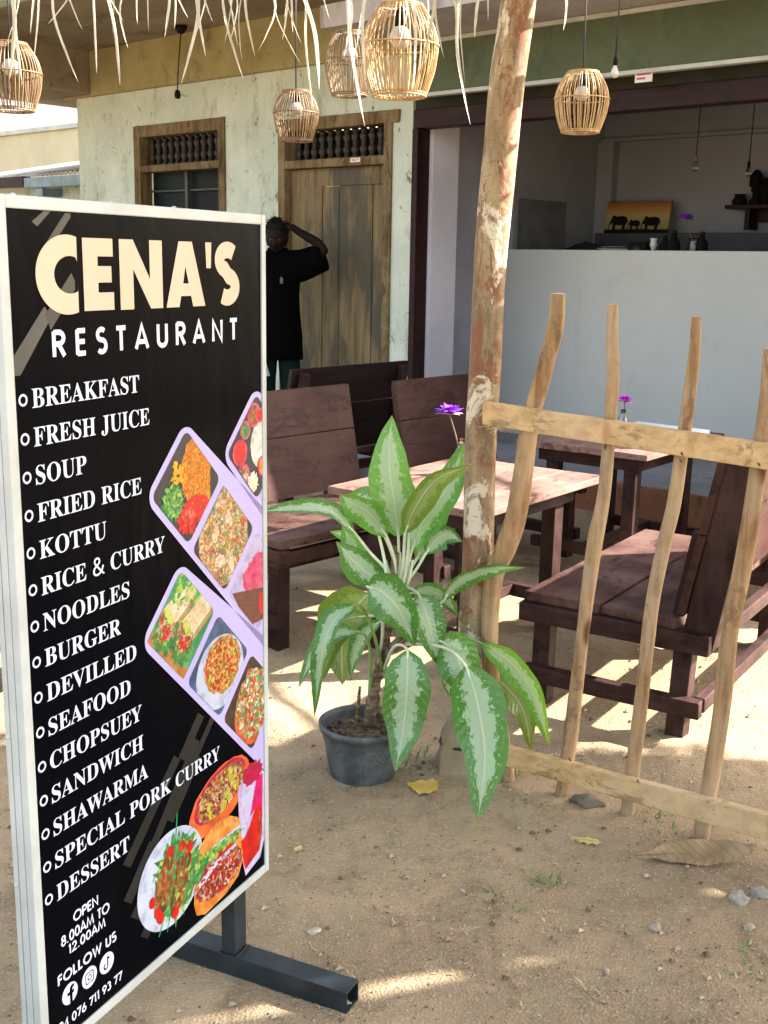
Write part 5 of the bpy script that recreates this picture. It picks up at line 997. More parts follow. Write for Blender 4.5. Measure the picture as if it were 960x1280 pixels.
# ------------------------------------------------------------------ overhead wires, basket lamps and bulbs
def basket(label, cx, top, bot, wpx, y, dark=False, group='woven cane basket lamps'):
    Pt = on_y(cx, top, y); Pb = on_y(cx, bot, y); Wd = px_size(wpx, (Pt+Pb)/2)/2; Ht = (Pt.z-Pb.z)*.93
    t = thing('basket_lamp', label, 'lamp', ((Pt.x+Pb.x)/2, y, Pb.z+.012), random.uniform(0, 3), group)
    mat = M['rattan_dark'] if dark else M['rattan']
    prof = [(0, .70), (.12, .80), (.28, .92), (.45, .985), (.56, 1.0), (.70, .95), (.85, .80), (1.0, .57)]
    n = 44; mb = MB()
    for i in range(n):
        a = 2*math.pi*i/n+random.uniform(-.03, .03); pts = [(Vector((math.cos(a), math.sin(a), 0))*Wd*interp(prof, k/12)*(1+random.uniform(-.006, .006))+Vector((0, 0, Ht*k/12))) for k in range(13)]
        pts = [Vector((math.cos(a), math.sin(a), 0))*Wd*.60+Vector((0, 0, .006))]+pts
        mb.tube(pts, Wd*.0205, 5)
    mb.obj('cane_ribs', mat, t)
    for fz, rr, th in ((.0, .70, .034), (.03, .715, .026), (.555, 1.02, .026), (1.0, .57, .032), (.975, .60, .024)):
        mb = MB(); mb.tube([(Wd*rr*math.cos(a), Wd*rr*math.sin(a), Ht*fz) for a in [2*math.pi*k/40 for k in range(41)]], Wd*th, 6, False); mb.obj('hoop', mat, t)
    mb = MB(); mb.box((-Wd*.57, -.004, Ht-.004), (Wd*.57, .004, Ht+.004)); mb.box((-.004, -Wd*.57, Ht-.004), (.004, Wd*.57, Ht+.004)); mb.obj('cross_bar', mat, t)
    MB().lathe([(0, Ht*.52), (.018, Ht*.53), (.034, Ht*.60), (.036, Ht*.66), (.028, Ht*.73), (.015, Ht*.78), (.0, Ht*.78)], 18).obj('bulb', M['bulb'], t)
    MB().lathe([(0, Ht*.76), (.019, Ht*.765), (.019, Ht*.93), (.008, Ht*.97), (0, Ht*.97)], 14).obj('bulb_holder', M['black'], t)
    topz = EYE.z+math.tan(R_(13.2))*y+.12
    MB().tube([Vector((0, 0, Ht*.95)), Vector((.003, 0, (Ht+topz-t.location.z)/2)), Vector((0, 0, topz-t.location.z))], .0038, 8).obj('cord', M['cord'], t)
    return (t.location.x, y, topz)
hang = []
hang.append(basket('largest pale basket lamp near the top centre, overlapping another lamp', 500, 3, 125, 95, 3.95))
hang.append(basket('brown basket lamp partly behind the largest lamp', 437, 38, 123, 62, 5.6, True))
hang.append(basket('pale basket lamp right of the post, before the green beam', 727, 88, 169, 67, 5.4))
hang.append(basket('small brown basket lamp hanging before the old wooden door', 370, 112, 179, 56, 6.4, True))
hang.append(basket('dark basket lamp cut by the left edge of the picture, before the bright sky', 14, 52, 142, 74, 5.0, True))
def pendant(label, px, y_bulb_top, y_bulb_bot, y, glassy=False, ztop=None, group='bare hanging bulbs'):
    Pt = on_y(px, y_bulb_top, y); Pb = on_y(px, y_bulb_bot, y); h = Pt.z-Pb.z; t = thing('hanging_bulb', label, 'bulb', (Pb.x, y, Pb.z), 0, group); r = h*.30
    MB().lathe([(0, 0), (r*.6, h*.05), (r*.97, h*.22), (r, h*.32), (r*.85, h*.5), (r*.5, h*.72), (r*.42, h*.86), (0, h*.86)], 18).obj('bulb', M['glass'] if glassy else M['bulb'], t)
    MB().lathe([(0, h*.84), (r*.5, h*.84), (r*.52, h*1.25), (r*.25, h*1.42), (0, h*1.42)], 14).obj('bulb_holder', M['black'] if not (px == 869) else simple('brass_holder', (.35, .22, .05), .4), t)
    zt = ztop or (EYE.z+math.tan(R_(13.2))*y+.12)
    MB().tube([(0, 0, h*1.4), (.004, 0, (h+zt-Pb.z)/2), (0, 0, zt-Pb.z)], .0042, 6).obj('cord', M['cord'], t); return (Pb.x, y, zt)
hang.append(pendant('opal bulb on a black cord before the green beam, right of a basket lamp', 768, 79, 98, 5.9))
P_ = on_local(869, 205, 1.75); pendant('clear bulb on a brass holder inside the shop above the elephant picture', 869, 200, 215, P_.y, True, 3.055)
P_ = on_local(935, 212, 1.75); pendant('clear bulb on a black holder inside the shop above the wall shelf', 935, 207, 221, P_.y, True, 3.055)
pt_ = on_plane(226, 32, Vector((0, 0, 3.415)), Vector((0, 0, 1))); 
dl = thing('empty_lamp_cord', 'black ceiling rose with a dangling bulbless cord before the limewashed wall', 'lamp cord', pt_)
MB().lathe([(0, 0), (.05, -.003), (.05, -.02), (.03, -.05), (.02, -.06), (0, -.06)][::-1], 16).obj('ceiling_rose', M['black'], dl)
pe_ = on_y(222, 118, pt_.y); MB().tube([(0, 0, -.05), (pe_.x-pt_.x+.01, 0, (pe_.z-pt_.z)*.6), (pe_.x-pt_.x, 0, pe_.z-pt_.z+.04)], .005, 6).obj('cord', M['cord'], dl)
MB().lathe([(0, -.035), (.022, -.03), (.026, 0), (.018, .03), (0, .04)], 12, (pe_.x-pt_.x, 0, pe_.z-pt_.z)).obj('bulb_holder', M['black'], dl)

# ------------------------------------------------------------------ thatched awning above the photographer's side of the fence
THATCH = thing('thatched_awning', 'dry palm leaf awning whose pale strips hang down along the top of the picture', 'awning', (0, 3.3, 2.46))
EYL = 3.42
mb = MB(); 
for r in range(16):
    f = r/15; y = .10-f*2.5; z = .02+f*.62
    for i in range(104):
        x = -3.6+i*.108+random.uniform(-.05, .05)
        if (x < .5 and f > .16) or f > .80 or (3.3 < x < 5.3 and f > .02): continue  # rows left out to let skylight in and sun reach the slits
        L = random.uniform(.4, .65); wd = random.uniform(.05, .08); zz = z+random.uniform(0, .03); dx = random.uniform(-.10, .10)
        mb._add([(x-wd, y-L, zz+L*.25), (x+wd, y-L, zz+L*.25+random.uniform(-.01, .01)), (x+wd+dx, y+random.uniform(-.02, .12), zz-.02), (x-wd*.3+dx, y+random.uniform(0, .14), zz-.03)], [[0, 1, 2, 3]])
# unseen right wing, added to the awning to shade the bench and ground
for r in range(4):
    for i in range(60):
        x = 1.85+i*.098+random.uniform(-.05, .05); y = .86-r*.15; z = -.02+r*.03+random.uniform(0, .03); L = random.uniform(.35, .55); wd = random.uniform(.035, .06); e = random.uniform(-.10, .06)
        mb._add([(x-wd, y-L, z+.05), (x+wd, y-L, z+.05), (x+wd*.8, y+e, z-.02), (x-wd*.5, y+e, z-.02)], [[0, 1, 2, 3]])
mb.obj('thatch', M['straw'], THATCH)
def add_shade_sheet():  # unseen solid sheet added below the thatch to block stray sun spots
    cv = bpy.data.curves.new('tmp', 'CURVE'); cv.dimensions = '2D'; cv.fill_mode = 'BOTH'
    def slit(x0, y0, x1, y1, w0, w1):  # cuts shaped to throw sun streaks on the ground
        d = Vector((x1-x0, y1-y0)).normalized(); n = Vector((-d.y, d.x)); m = Vector(((x0+x1)/2, (y0+y1)/2)); return [(x0, y0), (m.x+n.x*w0, m.y+n.y*w0), (x1, y1), (m.x-n.x*w1, m.y-n.y*w1)]
    for L in ([(.6, -1.9), (7.0, -1.9), (7.0, .72), (1.9, .72), (1.9, .10), (.6, .10)], slit(3.66, -.02, 4.05, -.165+.25, .010, .012), slit(3.55, -.62, 4.35, -.36, .022, .02), slit(3.9, -.30, 4.9, -.02, .018, .014), slit(3.2, -.85, 3.9, -.66, .02, .012), slit(4.6, -.80, 5.2, -.62, .018, .014)):
        sp = cv.splines.new('POLY'); sp.points.add(len(L)-1)
        for p, q in zip(sp.points, L): p.co = (q[0], q[1], 0, 1)
        sp.use_cyclic_u = True
    ob = bpy.data.objects.new('tmp', cv); me = ob.to_mesh(); mb = MB()
    mb._add([(v.co.x, v.co.y, .0-(v.co.y-.1)*.248-.012) for v in me.vertices], [list(p.vertices) for p in me.polygons]); ob.to_mesh_clear(); bpy.data.objects.remove(ob)
    return mb.obj('shade_sheet', simple('added_shade_sheet', (.30, .25, .15), .9, .25, 12, .2), THATCH, normals=False)
add_shade_sheet()
M['bamboo'] = simple('dry_bamboo', (.42, .31, .15), .5, .2, 6, .1)
mb = MB(); mb.tube([(-3.8, .05, -.01), (0, .07, .0), (7.6, .04, -.005)], .035, 12); mb.obj('eave_pole', M['bamboo'], THATCH)
for x in (-3.0, -1.5, 0, 1.5, 3.0, 4.5, 6.0, 7.3): MB().tube([(x, .2, .03), (x, -2.6, .68)], .028, 10).obj('rafter', M['bamboo'], THATCH)
MB().tube([(-3.8, -2.5, .60), (7.6, -2.5, .60)], .035, 12).obj('ridge_pole', M['bamboo'], THATCH)
for x, y in ((-3.2, .05), (4.4, .05), (7.4, .05), (-3.2, -2.5), (4.4, -2.5), (7.4, -2.5)): MB().tube([(x, y, -2.5), (x, y, .0 if y > 0 else .6)], .05, 12).obj('corner_post', M['bamboo'], THATCH)
_r2 = random.Random(11)
strips = [(q, q+_r2.uniform(-14, 14), _r2.uniform(18, 75), 3.2) for q in [_r2.uniform(0, 620) for _ in range(7)]]+[(6, 12, 100, 12), (20, 28, 106, 9), (46, 38, 42, 6), (50, 42, 78, 7), (72, 98, 103, 9), (100, 103, 37, 5), (115, 121, 92, 7), (122, 150, 106, 10), (150, 154, 26, 5), (166, 160, 60, 5), (196, 186, 40, 4), (210, 206, 46, 7), (212, 218, 36, 6), (226, 235, 22, 5), (244, 226, 106, 9), (246, 257, 70, 8), (266, 266, 27, 6), (274, 304, 98, 7), (282, 288, 50, 5), (314, 319, 71, 8), (334, 323, 63, 8), (338, 353, 50, 6), (362, 366, 40, 6), (366, 399, 112, 12), (386, 392, 138, 8), (427, 430, 72, 9), (432, 456, 158, 10), (464, 458, 112, 9), (470, 446, 60, 5), (511, 517, 112, 9), (546, 524, 92, 9), (546, 555, 73, 8), (553, 570, 71, 6), (576, 588, 156, 9), (580, 582, 110, 6), (614, 593, 48, 9), (676, 704, 38, 7), (92, 60, 30, 6), (130, 140, 46, 4), (300, 296, 30, 5), (405, 412, 24, 6), (492, 497, 60, 5), (530, 534, 46, 5), (340, 376, 80, 3), (28, 6, 60, 5), (256, 246, 40, 4), (186, 172, 30, 5), (604, 610, 26, 5)]
for i, (x0, x1, y1, wp) in enumerate(strips):
    y = 3.40+random.uniform(-.10, .10); A = on_y(x0, -34, y); A.z = max(A.z, 2.40); B = on_y(x1, y1, y+random.uniform(-.05, .05)); sag = Vector((random.uniform(-.035, .035), random.uniform(-.05, .05), 0))
    Q = spline([A, A.lerp(B, .45)+sag, A.lerp(B, .8)+sag*.5, B], 16); wd = px_size(wp/2, A); mb = MB(); vs = []; tw = random.uniform(-1.3, 1.3); ph = random.uniform(-.5, .5)
    for k, c in enumerate(Q):
        t = k/15; an = ph+tw*t; s = Vector((math.cos(an), math.sin(an), 0)); ww = wd*.46*(1-max(0, (t-.35)/.65)**2*.93)*(.75+.25*min(1, t*5)); f = Vector((-s.y, s.x, 0))*ww*.35; o_ = Vector((0, 3.3, 2.46))
        vs += [c-s*ww-o_, c+f-o_, c+s*ww-o_]
    mb._add(vs, [[k*3+j, k*3+j+1, k*3+j+4, k*3+j+3] for k in range(15) for j in (0, 1)], 0, True); mb.obj('palm_strip', M['straw'], THATCH, normals=False)
# bamboo carriers for the lamps
CARR = thing('lamp_frame', 'light bamboo frame above the courtyard from which the basket lamps hang', 'frame', (0, 0, 0))
for hx, hy, hz in hang:
    MB().tube([(-4.0, hy+.012, hz+.015), (hx, hy+.012, hz+.006), (4.0, hy+.012, hz+.015)], .006, 8).obj('crosspiece', M['bamboo'], CARR)
for x in (-3.9, 3.9):
    hs = sorted(hang, key=lambda q: q[1]); MB().tube([(x, 3.2, 2.50)]+[(x, q[1], q[2]+.0) for q in hs]+[(x, 7.0, 3.4)], .02, 8).obj('side_rail', M['bamboo'], CARR); MB().tube([(x, 6.6, -.1), (x, 6.6, 3.4)], .04, 10).obj('support_post', M['bamboo'], CARR)
# ------------------------------------------------------------------ shop interior things
def HP(px, py, v): u, z = fac(px, py, v); return house(u, v, z)
u0, zt = fac(759, 252, 2.33); u1, _ = fac(841, 252, 2.36); zb = 1.852
pic = thing('elephant_picture', 'unframed canvas of three black elephants against a sunset, leaning on the back wall', 'picture', house((u0+u1)/2, 2.30, zb), HROT)
w2 = (u1-u0)/2; hp = zt-zb; LM = Matrix.Rotation(R_(-9), 4, 'X')
MB().box((-w2, 0, 0), (w2, .022, hp), .002, M=LM).obj('canvas', M['black'], pic)
kk = NB('sunset_paint'); sp = kk.n('ShaderNodeSeparateXYZ'); kk.t.links.new(kk.c.outputs['Generated'], sp.inputs[0])
gz = kk.math('ADD', sp.outputs[2], kk.math('MULTIPLY', kk.math('SUBTRACT', kk.noise(8, detail=4), .5), .08))
kk.done(kk.ramp(gz, [(0, (.02, .01, .005)), (.13, (.10, .04, .01)), (.20, (.30, .23, .07)), (.55, (.40, .31, .10)), (.78, (.38, .17, .03)), (1, (.25, .05, .012))]), .55)
for ch in pic.children: ch.data.materials[0] = kk.m
def elephant(cx, cz, s, flip=1):
    pts = [(-.50, .10), (-.56, -.02), (-.60, -.16), (-.575, -.30), (-.545, -.28), (-.56, -.16), (-.50, -.04), (-.44, -.08), (-.40, -.02), (-.38, -.42), (-.24, -.42), (-.23, -.12), (-.02, -.14), (.10, -.12), (.11, -.42), (.25, -.42), (.27, -.14), (.34, .02), (.37, -.12), (.385, -.12), (.37, .08), (.30, .22), (.12, .28), (-.10, .27), (-.22, .25), (-.32, .31), (-.44, .28)]
    return [(cx+flip*x*s, cz+z*s) for x, z in pts]
mb = MB()
for cx, cz, s in ((-w2*.50, hp*.36, w2*.62), (-w2*.02, hp*.29, w2*.40), (w2*.52, hp*.33, w2*.60)):
    P = elephant(cx, cz, s, 1 if cx < w2*.4 else 1); mb.prism(P, -.003, -.001, LM)
mb.prism([(-w2*.99, hp*.01), (w2*.99, hp*.01), (w2*.99, hp*.12), (0, hp*.14), (-w2*.99, hp*.12)], -.0025, -.0008, LM)
mb.obj('elephants', M['black'], pic)
# clutter on the counter
def counter(px, v=1.33): u, _ = fac(px, 305, v); return house(u, v, 1.641)
pp = thing('paper_stack', 'crumpled grey papers stacked on the counter left of the white figurine', 'papers', counter(772), HROT)
mb = MB()
for i in range(8): mb.box((-.12+random.uniform(-.02, .02), -.07, .012*i), (.11+random.uniform(-.03, .02), .07, .012*i+.009), .002, .006)
mb.obj('sheets', simple('grey_paper', (.30, .29, .29), .8, .2), pp)
bg1 = thing('black_bag', 'low black bag lying on the counter at its left end', 'bag', counter(735), HROT)
mb = MB(); mb.ball((0, 0, .045), .16, 20, 0, (1.25, .45, .42), .35, 3); mb.obj('bag_body', M['black'], bg1); MB().tube([(-.08, 0, .09), (-.02, 0, .125), (.06, 0, .09)], .006, 6).obj('strap', M['black'], bg1)
bx = thing('black_speaker', 'squat black radio on the counter in front of the elephant picture', 'radio', counter(800), HROT)
MB().box((-.075, -.05, 0), (.075, .05, .125), .012).obj('case', M['black'], bx); MB().lathe([(.0, 0), (.035, 0), (.038, .006), (.0, .004)], 20, (0, 0, 0)).obj('grille', simple('dark_grille', (.03, .03, .03), .5), bx)
for ch in bx.children:
    if ch.name.startswith('grille'): ch.rotation_euler = (R_(90), 0, 0); ch.location = (0, -.051, .062)
fg = thing('white_figurine', 'small white vase shaped figurine on the counter', 'figurine', counter(817))
MB().lathe([(0, 0), (.018, 0), (.012, .02), (.010, .05), (.020, .08), (.030, .105), (.022, .125), (.030, .15), (.0, .152)], 16).obj('figurine_body', simple('white_glaze', (.6, .6, .6), .3), fg)
for px_, nm, s in ((831, 'short black bottle on the counter between the figurine and the lily jar', 1.0), (842, 'taller black bottle with a spout on the counter beside the lily jar', 1.2), (877, 'black stoppered bottle on the counter right of the lily jar', 1.15)):
    b = thing('dark_bottle', nm, 'bottle', counter(px_, 1.36), 0, 'dark bottles on the counter'); MB().lathe([(0, 0), (.038*s, 0), (.040*s, .01), (.040*s, .10*s), (.020*s, .13*s), (.014*s, .15*s), (0, .152*s)], 18).obj('bottle', M['black'], b); MB().lathe([(0, .15*s), (.017*s, .15*s), (.017*s, .17*s), (0, .172*s)], 12).obj('stopper', M['oxblood'], b)
u0, zs = fac(914, 262, 2.42); shf = thing('wall_shelf', 'dark wooden bracket shelf on the shop back wall at the right edge', 'shelf', house(u0, 2.5, zs), HROT)
MB().box((0, -.20, 0), (1.3, -.002, .03), .003).obj('board', M['oxblood'], shf); MB().box((.16, -.17, -.16), (.20, -.002, -.001), .004).obj('bracket', M['oxblood'], shf); MB().box((.9, -.17, -.16), (.94, -.002, -.001), .004).obj('bracket', M['oxblood'], shf); MB().box((.201, -.05, -.10), (.899, -.01, -.001), .003).obj('apron', M['oxblood'], shf)
for px_, nm, prof in ((924, 'squat black pot on the left end of the wall shelf', [(0, 0), (.05, 0), (.06, .03), (.035, .07), (.05, .085), (0, .086)]), (944, 'black pointed ornament on the wall shelf', [(0, 0), (.045, 0), (.05, .03), (.025, .06), (.03, .09), (.012, .13), (0, .15)]), (958, 'dark ringed ornament at the right edge of the wall shelf', [(0, 0), (.04, 0), (.06, .06), (.06, .14), (.03, .2), (0, .2)])):
    u, _ = fac(px_, 255, 2.4); o = thing('ornament', nm, 'ornament', house(u, 2.40, zs+.0305), 0, 'ornaments on the wall shelf'); MB().lathe(prof, 16).obj('ornament_body', M['black'], o)
u, z = fac(945, 230, 2.42); lk = thing('wall_lantern', 'black lantern bracket on the shop wall above the ornament shelf', 'lantern', house(u, 2.5, z), HROT)
MB().box((-.03, -.10, -.06), (.22, -.002, -.02), .006).obj('arm', M['black'], lk); MB().lathe([(0, -.01), (.05, 0), (.05, .08), (.02, .12), (0, .13)], 12, (-.005, -.07, -.018)).obj('lantern_head', M['black'], lk)

# ------------------------------------------------------------------ person in the shade by the door
bp = HP(347, 400, -.40); PX, PYY = bp.x, bp.y; PZ = FL-.06
person = thing('person', 'person in a black T-shirt and green spotted trousers, one arm raised over the head', 'person', (PX, PYY, PZ), R_(-2))
def skin_mesh(name, joints, edges, mat, parent, sub=2):
    me = bpy.data.meshes.new(name); me.from_pydata([j[0] for j in joints], edges, []); o = bpy.data.objects.new(name, me); COL.objects.link(o)
    o.modifiers.new('skin', 'SKIN'); sv = me.skin_vertices[0].data
    for i, j in enumerate(joints): r = j[1]; sv[i].radius = r if hasattr(r, '__len__') else (r, r)
    sv[0].use_root = True
    o.modifiers.new('sub', 'SUBSURF').levels = sub; o.modifiers['sub'].render_levels = sub
    dg = bpy.context.evaluated_depsgraph_get(); dg.update(); m2 = bpy.data.meshes.new_from_object(o.evaluated_get(dg)); bpy.data.objects.remove(o)
    m2.materials.clear(); m2.materials.append(mat)
    for p in m2.polygons: p.use_smooth = True
    o = bpy.data.objects.new(name, m2); COL.objects.link(o)
    if parent: o.parent = parent
    return o
M['skin'] = simple('brown_skin', (.014, .007, .005), .7, .15, 14, .05, spec=.15)
J = [((0, 0, .93), (.13, .10)), ((0, 0, 1.10), (.115, .085)), ((0, -.01, 1.28), (.135, .095)), ((0, .0, 1.40), (.085, .07)), ((0, -.005, 1.47), (.052, .052)), ((0, -.03, 1.51), (.052, .055)),
     ((.165, 0, 1.385), .055), ((.27, -.03, 1.44), .043), ((.375, -.06, 1.475), .038), ((.30, -.055, 1.545), .040), ((.16, -.035, 1.62), .029), ((.10, -.03, 1.665), (.034, .022)),
     ((-.165, 0, 1.375), .055), ((-.225, .0, 1.22), .042), ((-.255, -.005, 1.09), .036), ((-.265, -.04, .95), .030), ((-.268, -.07, .85), .022), ((-.268, -.08, .80), (.032, .018)),
     ((.085, 0, .84), (.082, .088)), ((.095, -.01, .48), .056), ((.10, .02, .30), .052), ((.10, .03, .08), .034), ((.105, -.06, .03), (.036, .026)), ((.11, -.16, .02), (.032, .018)),
     ((-.085, 0, .84), (.082, .088)), ((-.095, -.01, .48), .056), ((-.10, .02, .30), .052), ((-.10, .03, .08), .034), ((-.105, -.06, .03), (.036, .026)), ((-.11, -.16, .02), (.032, .018))]
Eg = [(0, 1), (1, 2), (2, 3), (3, 4), (4, 5), (3, 6), (6, 7), (7, 8), (8, 9), (9, 10), (10, 11), (3, 12), (12, 13), (13, 14), (14, 15), (15, 16), (16, 17), (0, 18), (18, 19), (19, 20), (20, 21), (21, 22), (22, 23), (0, 24), (24, 25), (25, 26), (26, 27), (27, 28), (28, 29)]
# body first, then five fingers per hand as short chains of the same surface
body = skin_mesh('body', J, Eg, M['skin'], person, 2)
def hand(c, d, s, curl, thumb):
    bm_parts = []
    c = Vector(c); d = Vector(d).normalized(); s = Vector(s).normalized(); curl = Vector(curl)
    mb = MB()
    for off, L in ((-.027, .058), (-.009, .070), (.009, .066), (.025, .050)):
        b = c+s*off+d*.03; mb.tube(spline([b-d*.02, b+d*L*.4+curl*L*.12, b+d*L*.75+curl*L*.4, b+d*L*.95+curl*L*.8], 9), [.0095, .0098, .0094, .0092, .009, .0088, .0084, .0076, .004], 8)
    b = c-s*.030-d*.01; t = Vector(thumb).normalized(); mb.tube(spline([b, b+t*.025, b+t*.04+d*.02, b+t*.045+d*.045], 8), [.011, .0115, .011, .0105, .010, .0095, .0085, .004], 8)
    return mb
h1 = hand((.085, -.03, 1.672), (-1, -.15, .10), (0, 1, .1), (0, -.1, -.6), (-.3, -1, .2)); h2 = hand((-.268, -.085, .79), (0, -.1, -1), (0, 1, 0), (.5, 0, 0), (.2, -1, -.3))
# head with face
hb = bmesh.new(); bmesh.ops.create_uvsphere(hb, u_segments=36, v_segments=26, radius=1)
for v in hb.verts:
    x, y, z = v.co; sx = .077*(1-.20*max(0, -z)**1.5); sy = .095*(1-.12*max(0, -z)); q = Vector((x*sx, y*sy, z*.118))
    if y < 0:
        ex = abs(x)-.36
        q.y += .012*math.exp(-((ex/.17)**2+((z-.02)/.14)**2))                      # eye sockets
        q.y -= .026*math.exp(-((x/.16)**2+((z+.17)/.16)**2))-.004*math.exp(-((x/.12)**2+((z-.05)/.18)**2))   # nose
        q.y -= .008*math.exp(-((x/.32)**2+((z+.50)/.10)**2)); q.y += .004*math.exp(-((x/.34)**2+((z+.505)/.03)**2))  # lips
        q.y -= .010*math.exp(-((x/.35)**2+((z+.86)/.16)**2)); q.y -= .005*math.exp(-(((abs(x)-.33)/.22)**2+((z-.20)/.08)**2))
    v.co = q
HM = Matrix.Translation((0, -.055, 1.575)) @ Matrix.Rotation(R_(20), 4, 'X')
hb.transform(HM); hb.verts.index_update()
mb = MB(); mb._add([v.co.copy() for v in hb.verts], [[v.index for v in f.verts] for f in hb.faces], 0, True); hb.free()
for sx in (-1, 1): mb.ball(HM @ Vector((sx*.077, .008, -.008)), .032, 12, 0, (.32, .62, 1), .1, 2)
b2 = bmesh.new(); b2.from_mesh(body.data)
for extra in (mb.bm, h1.bm, h2.bm):
    tmp = bpy.data.meshes.new('tmp'); extra.to_mesh(tmp); b2.from_mesh(tmp); bpy.data.meshes.remove(tmp); extra.free()
for f in b2.faces: f.smooth = True
b2.to_mesh(body.data); b2.free()
mb = MB()
for sx in (-1, 1): mb.ball(HM @ Vector((sx*.030, -.074, .006)), .0125, 12)
eyes = mb.obj('eyes', simple('eye_white', (.07, .065, .06), .5, .02, spec=.1), person); mb = MB()
for sx in (-1, 1): mb.ball(HM @ Vector((sx*.030, -.0835, .004)), .006, 10)
mb.obj('iris', M['black'], eyes)
mb = MB(); hb = bmesh.new(); bmesh.ops.create_uvsphere(hb, u_segments=36, v_segments=26, radius=1)
for v in hb.verts:
    x, y, z = v.co; k = 1+.10*noise.noise(v.co*5)+.05*noise.noise(v.co*14); q = Vector((x*.091, y*.108+.012, z*.128+.012))*k
    if y < -.15 and z < .50: q = Vector((q.x*.72, max(q.y, -.02)*.4, max(q.z, -.01)))
    if z < -.35: q.z = max(q.z, -.07)
    v.co = HM @ q
hb.verts.index_update(); mb._add([v.co.copy() for v in hb.verts], [[v.index for v in f.verts] for f in hb.faces], 0, True); hb.free()
for i in range(70):
    a = random.uniform(0, 6.28); e = random.uniform(.1, 1.4); d = Vector((math.cos(a)*math.cos(e), math.sin(a)*math.cos(e)*.9, math.sin(e))); p = HM @ Vector((d.x*.09, d.y*.105+.012, d.z*.125+.012)); mb.tube([p, p+d*.015, p+d*.022+Vector((random.uniform(-.02, .02), 0, -.008))], [.004, .003, .001], 5)
mb.obj('hair', M['black'], person)
def ring(c, rx, ry, n=20, tilt=None): 
    P = [Vector((rx*math.cos(2*math.pi*k/n), ry*math.sin(2*math.pi*k/n), 0)) for k in range(n)]
    return [Vector(c)+(tilt @ p if tilt else p) for p in P]
mb = MB(); prof = [(.66, .195, .135), (.70, .197, .138), (.85, .185, .130), (1.0, .172, .122), (1.15, .170, .120), (1.28, .178, .122), (1.37, .172, .108), (1.435, .14, .09), (1.475, .085, .072), (1.50, .070, .068)]
mb.loft([[p+Vector((.006*math.sin(k*1.9+z*9), .008*math.sin(k*2.3+z*7), 0)) for k, p in enumerate(ring((0, 0, z), a, b))] for z, a, b in prof])
def sleeve(P, R0):
    Q = spline(P, 9); rings = []
    for i, c in enumerate(Q):
        T = (Q[min(i+1, 8)]-Q[max(i-1, 0)]).normalized(); x = T.cross(Vector((0, 1, 0))).normalized(); y = T.cross(x); r = R0[0]+(R0[1]-R0[0])*i/8
        rings.append([c+x*(math.cos(2*math.pi*k/16)*r*1.15)+y*(math.sin(2*math.pi*k/16)*r*.85) for k in range(16)])
    mb.loft(rings)
sleeve([(.08, 0, 1.35), (.20, -.015, 1.375), (.355, -.050, 1.435)], (.115, .090)); sleeve([(-.10, 0, 1.36), (-.19, 0, 1.30), (-.25, 0, 1.12)], (.10, .08))
shirt = mb.obj('shirt', simple('black_cotton', (.002, .002, .0023), .95, .2, 9, .2, 30, spec=.04), person)
mb = MB(); mb.box((.035, -.126, 1.235), (.058, -.122, 1.275), .002); mb.box((.040, -.1275, 1.245), (.050, -.1215, 1.285), .002); mb.obj('shirt_print', simple('grey_shirt_print', (.12, .12, .12), .8), shirt)
mb = MB()
for sx in (-1, 1):
    mb.loft([ring((sx*x, y, z), a, b, 18) for z, x, y, a, b in ((.10, .10, .02, .072, .078), (.30, .10, .015, .075, .082), (.50, .097, .0, .082, .09), (.70, .085, 0, .085, .095), (.90, .075, 0, .078, .090))])
def dots():
    k = NB('green_spotted_cotton'); v = k.voro(11); return k.done(k.mix(k.step(v, .24, .20), (.006, .016, .013), (.002, .004, .004)), .9, .05)
mb.obj('trousers', dots(), person)
cl = thing('hanging_cloth', 'pale cloth hanging from the person\'s far hand, just beside the sign edge', 'cloth', (PX-.13, PYY-.12, PZ+.80))
mb = MB(); vs = []
for i in range(9):
    for j in range(7): vs.append((-.05+.10*i/8*(.6+.5*(6-j)/6)+.02*(1-j/6), .015*math.sin(i*1.7+j*.4), -.26+.26*j/6))
mb._add(vs, [[j+i*7, j+1+i*7, j+1+(i+1)*7, j+(i+1)*7] for i in range(8) for j in range(6)], 0, True); mb.obj('cloth_fold', simple('pale_cloth', (.5, .5, .47), .9), cl)

# ------------------------------------------------------------------ fallen leaves, stones, grass and grit
def leafdry(label, px, py, Lp, wp, ang, mat, curl, cat='leaf'):
    P = on_z(px, py, .02); P.z = gh(P.x, P.y); L = px_size(Lp, P); W = px_size(wp, P)*.9; t = None; mb = MB(); N, n = 26, 11; vs = []
    for i in range(N):
        f = i/(N-1); wd = W*1.15*math.sin(math.pi*min(1, f)**1.25)**.95*(1+.10*noise.noise(Vector((f*14, L*90, 0)))+.06*noise.noise(Vector((f*40, L*50, 3))))
        for j in range(n):
            u = -1+2*j/(n-1); z = .006+curl*(.35+.65*f)*(.5+.5*u)**1.6*W*1.3+curl*.9*L*(max(0, f-.45)**2)+.0025*math.sin(f*23+u*2)*abs(u)
            vs.append((L*(f-.5), u*wd+.10*L*math.sin(f*3), max(.003, z)))
    mb._add(vs, [[i*n+j, i*n+j+1, (i+1)*n+j+1, (i+1)*n+j] for i in range(N-1) for j in range(n-1)], 0, True)
    mb.tube([(-L*.5, .0, .012), (-L*.2, .10*L*math.sin(.9), .012), (L*.1, .10*L*math.sin(1.8), .012), (L*.45, .10*L*math.sin(2.85), .012)], [.0028, .0022, .0016, .0008], 6)
    o = mb.obj('fallen_leaf', mat, normals=False); o.location = P; o.rotation_euler = (0, 0, ang); return tag(o, label, cat, 'fallen leaves')
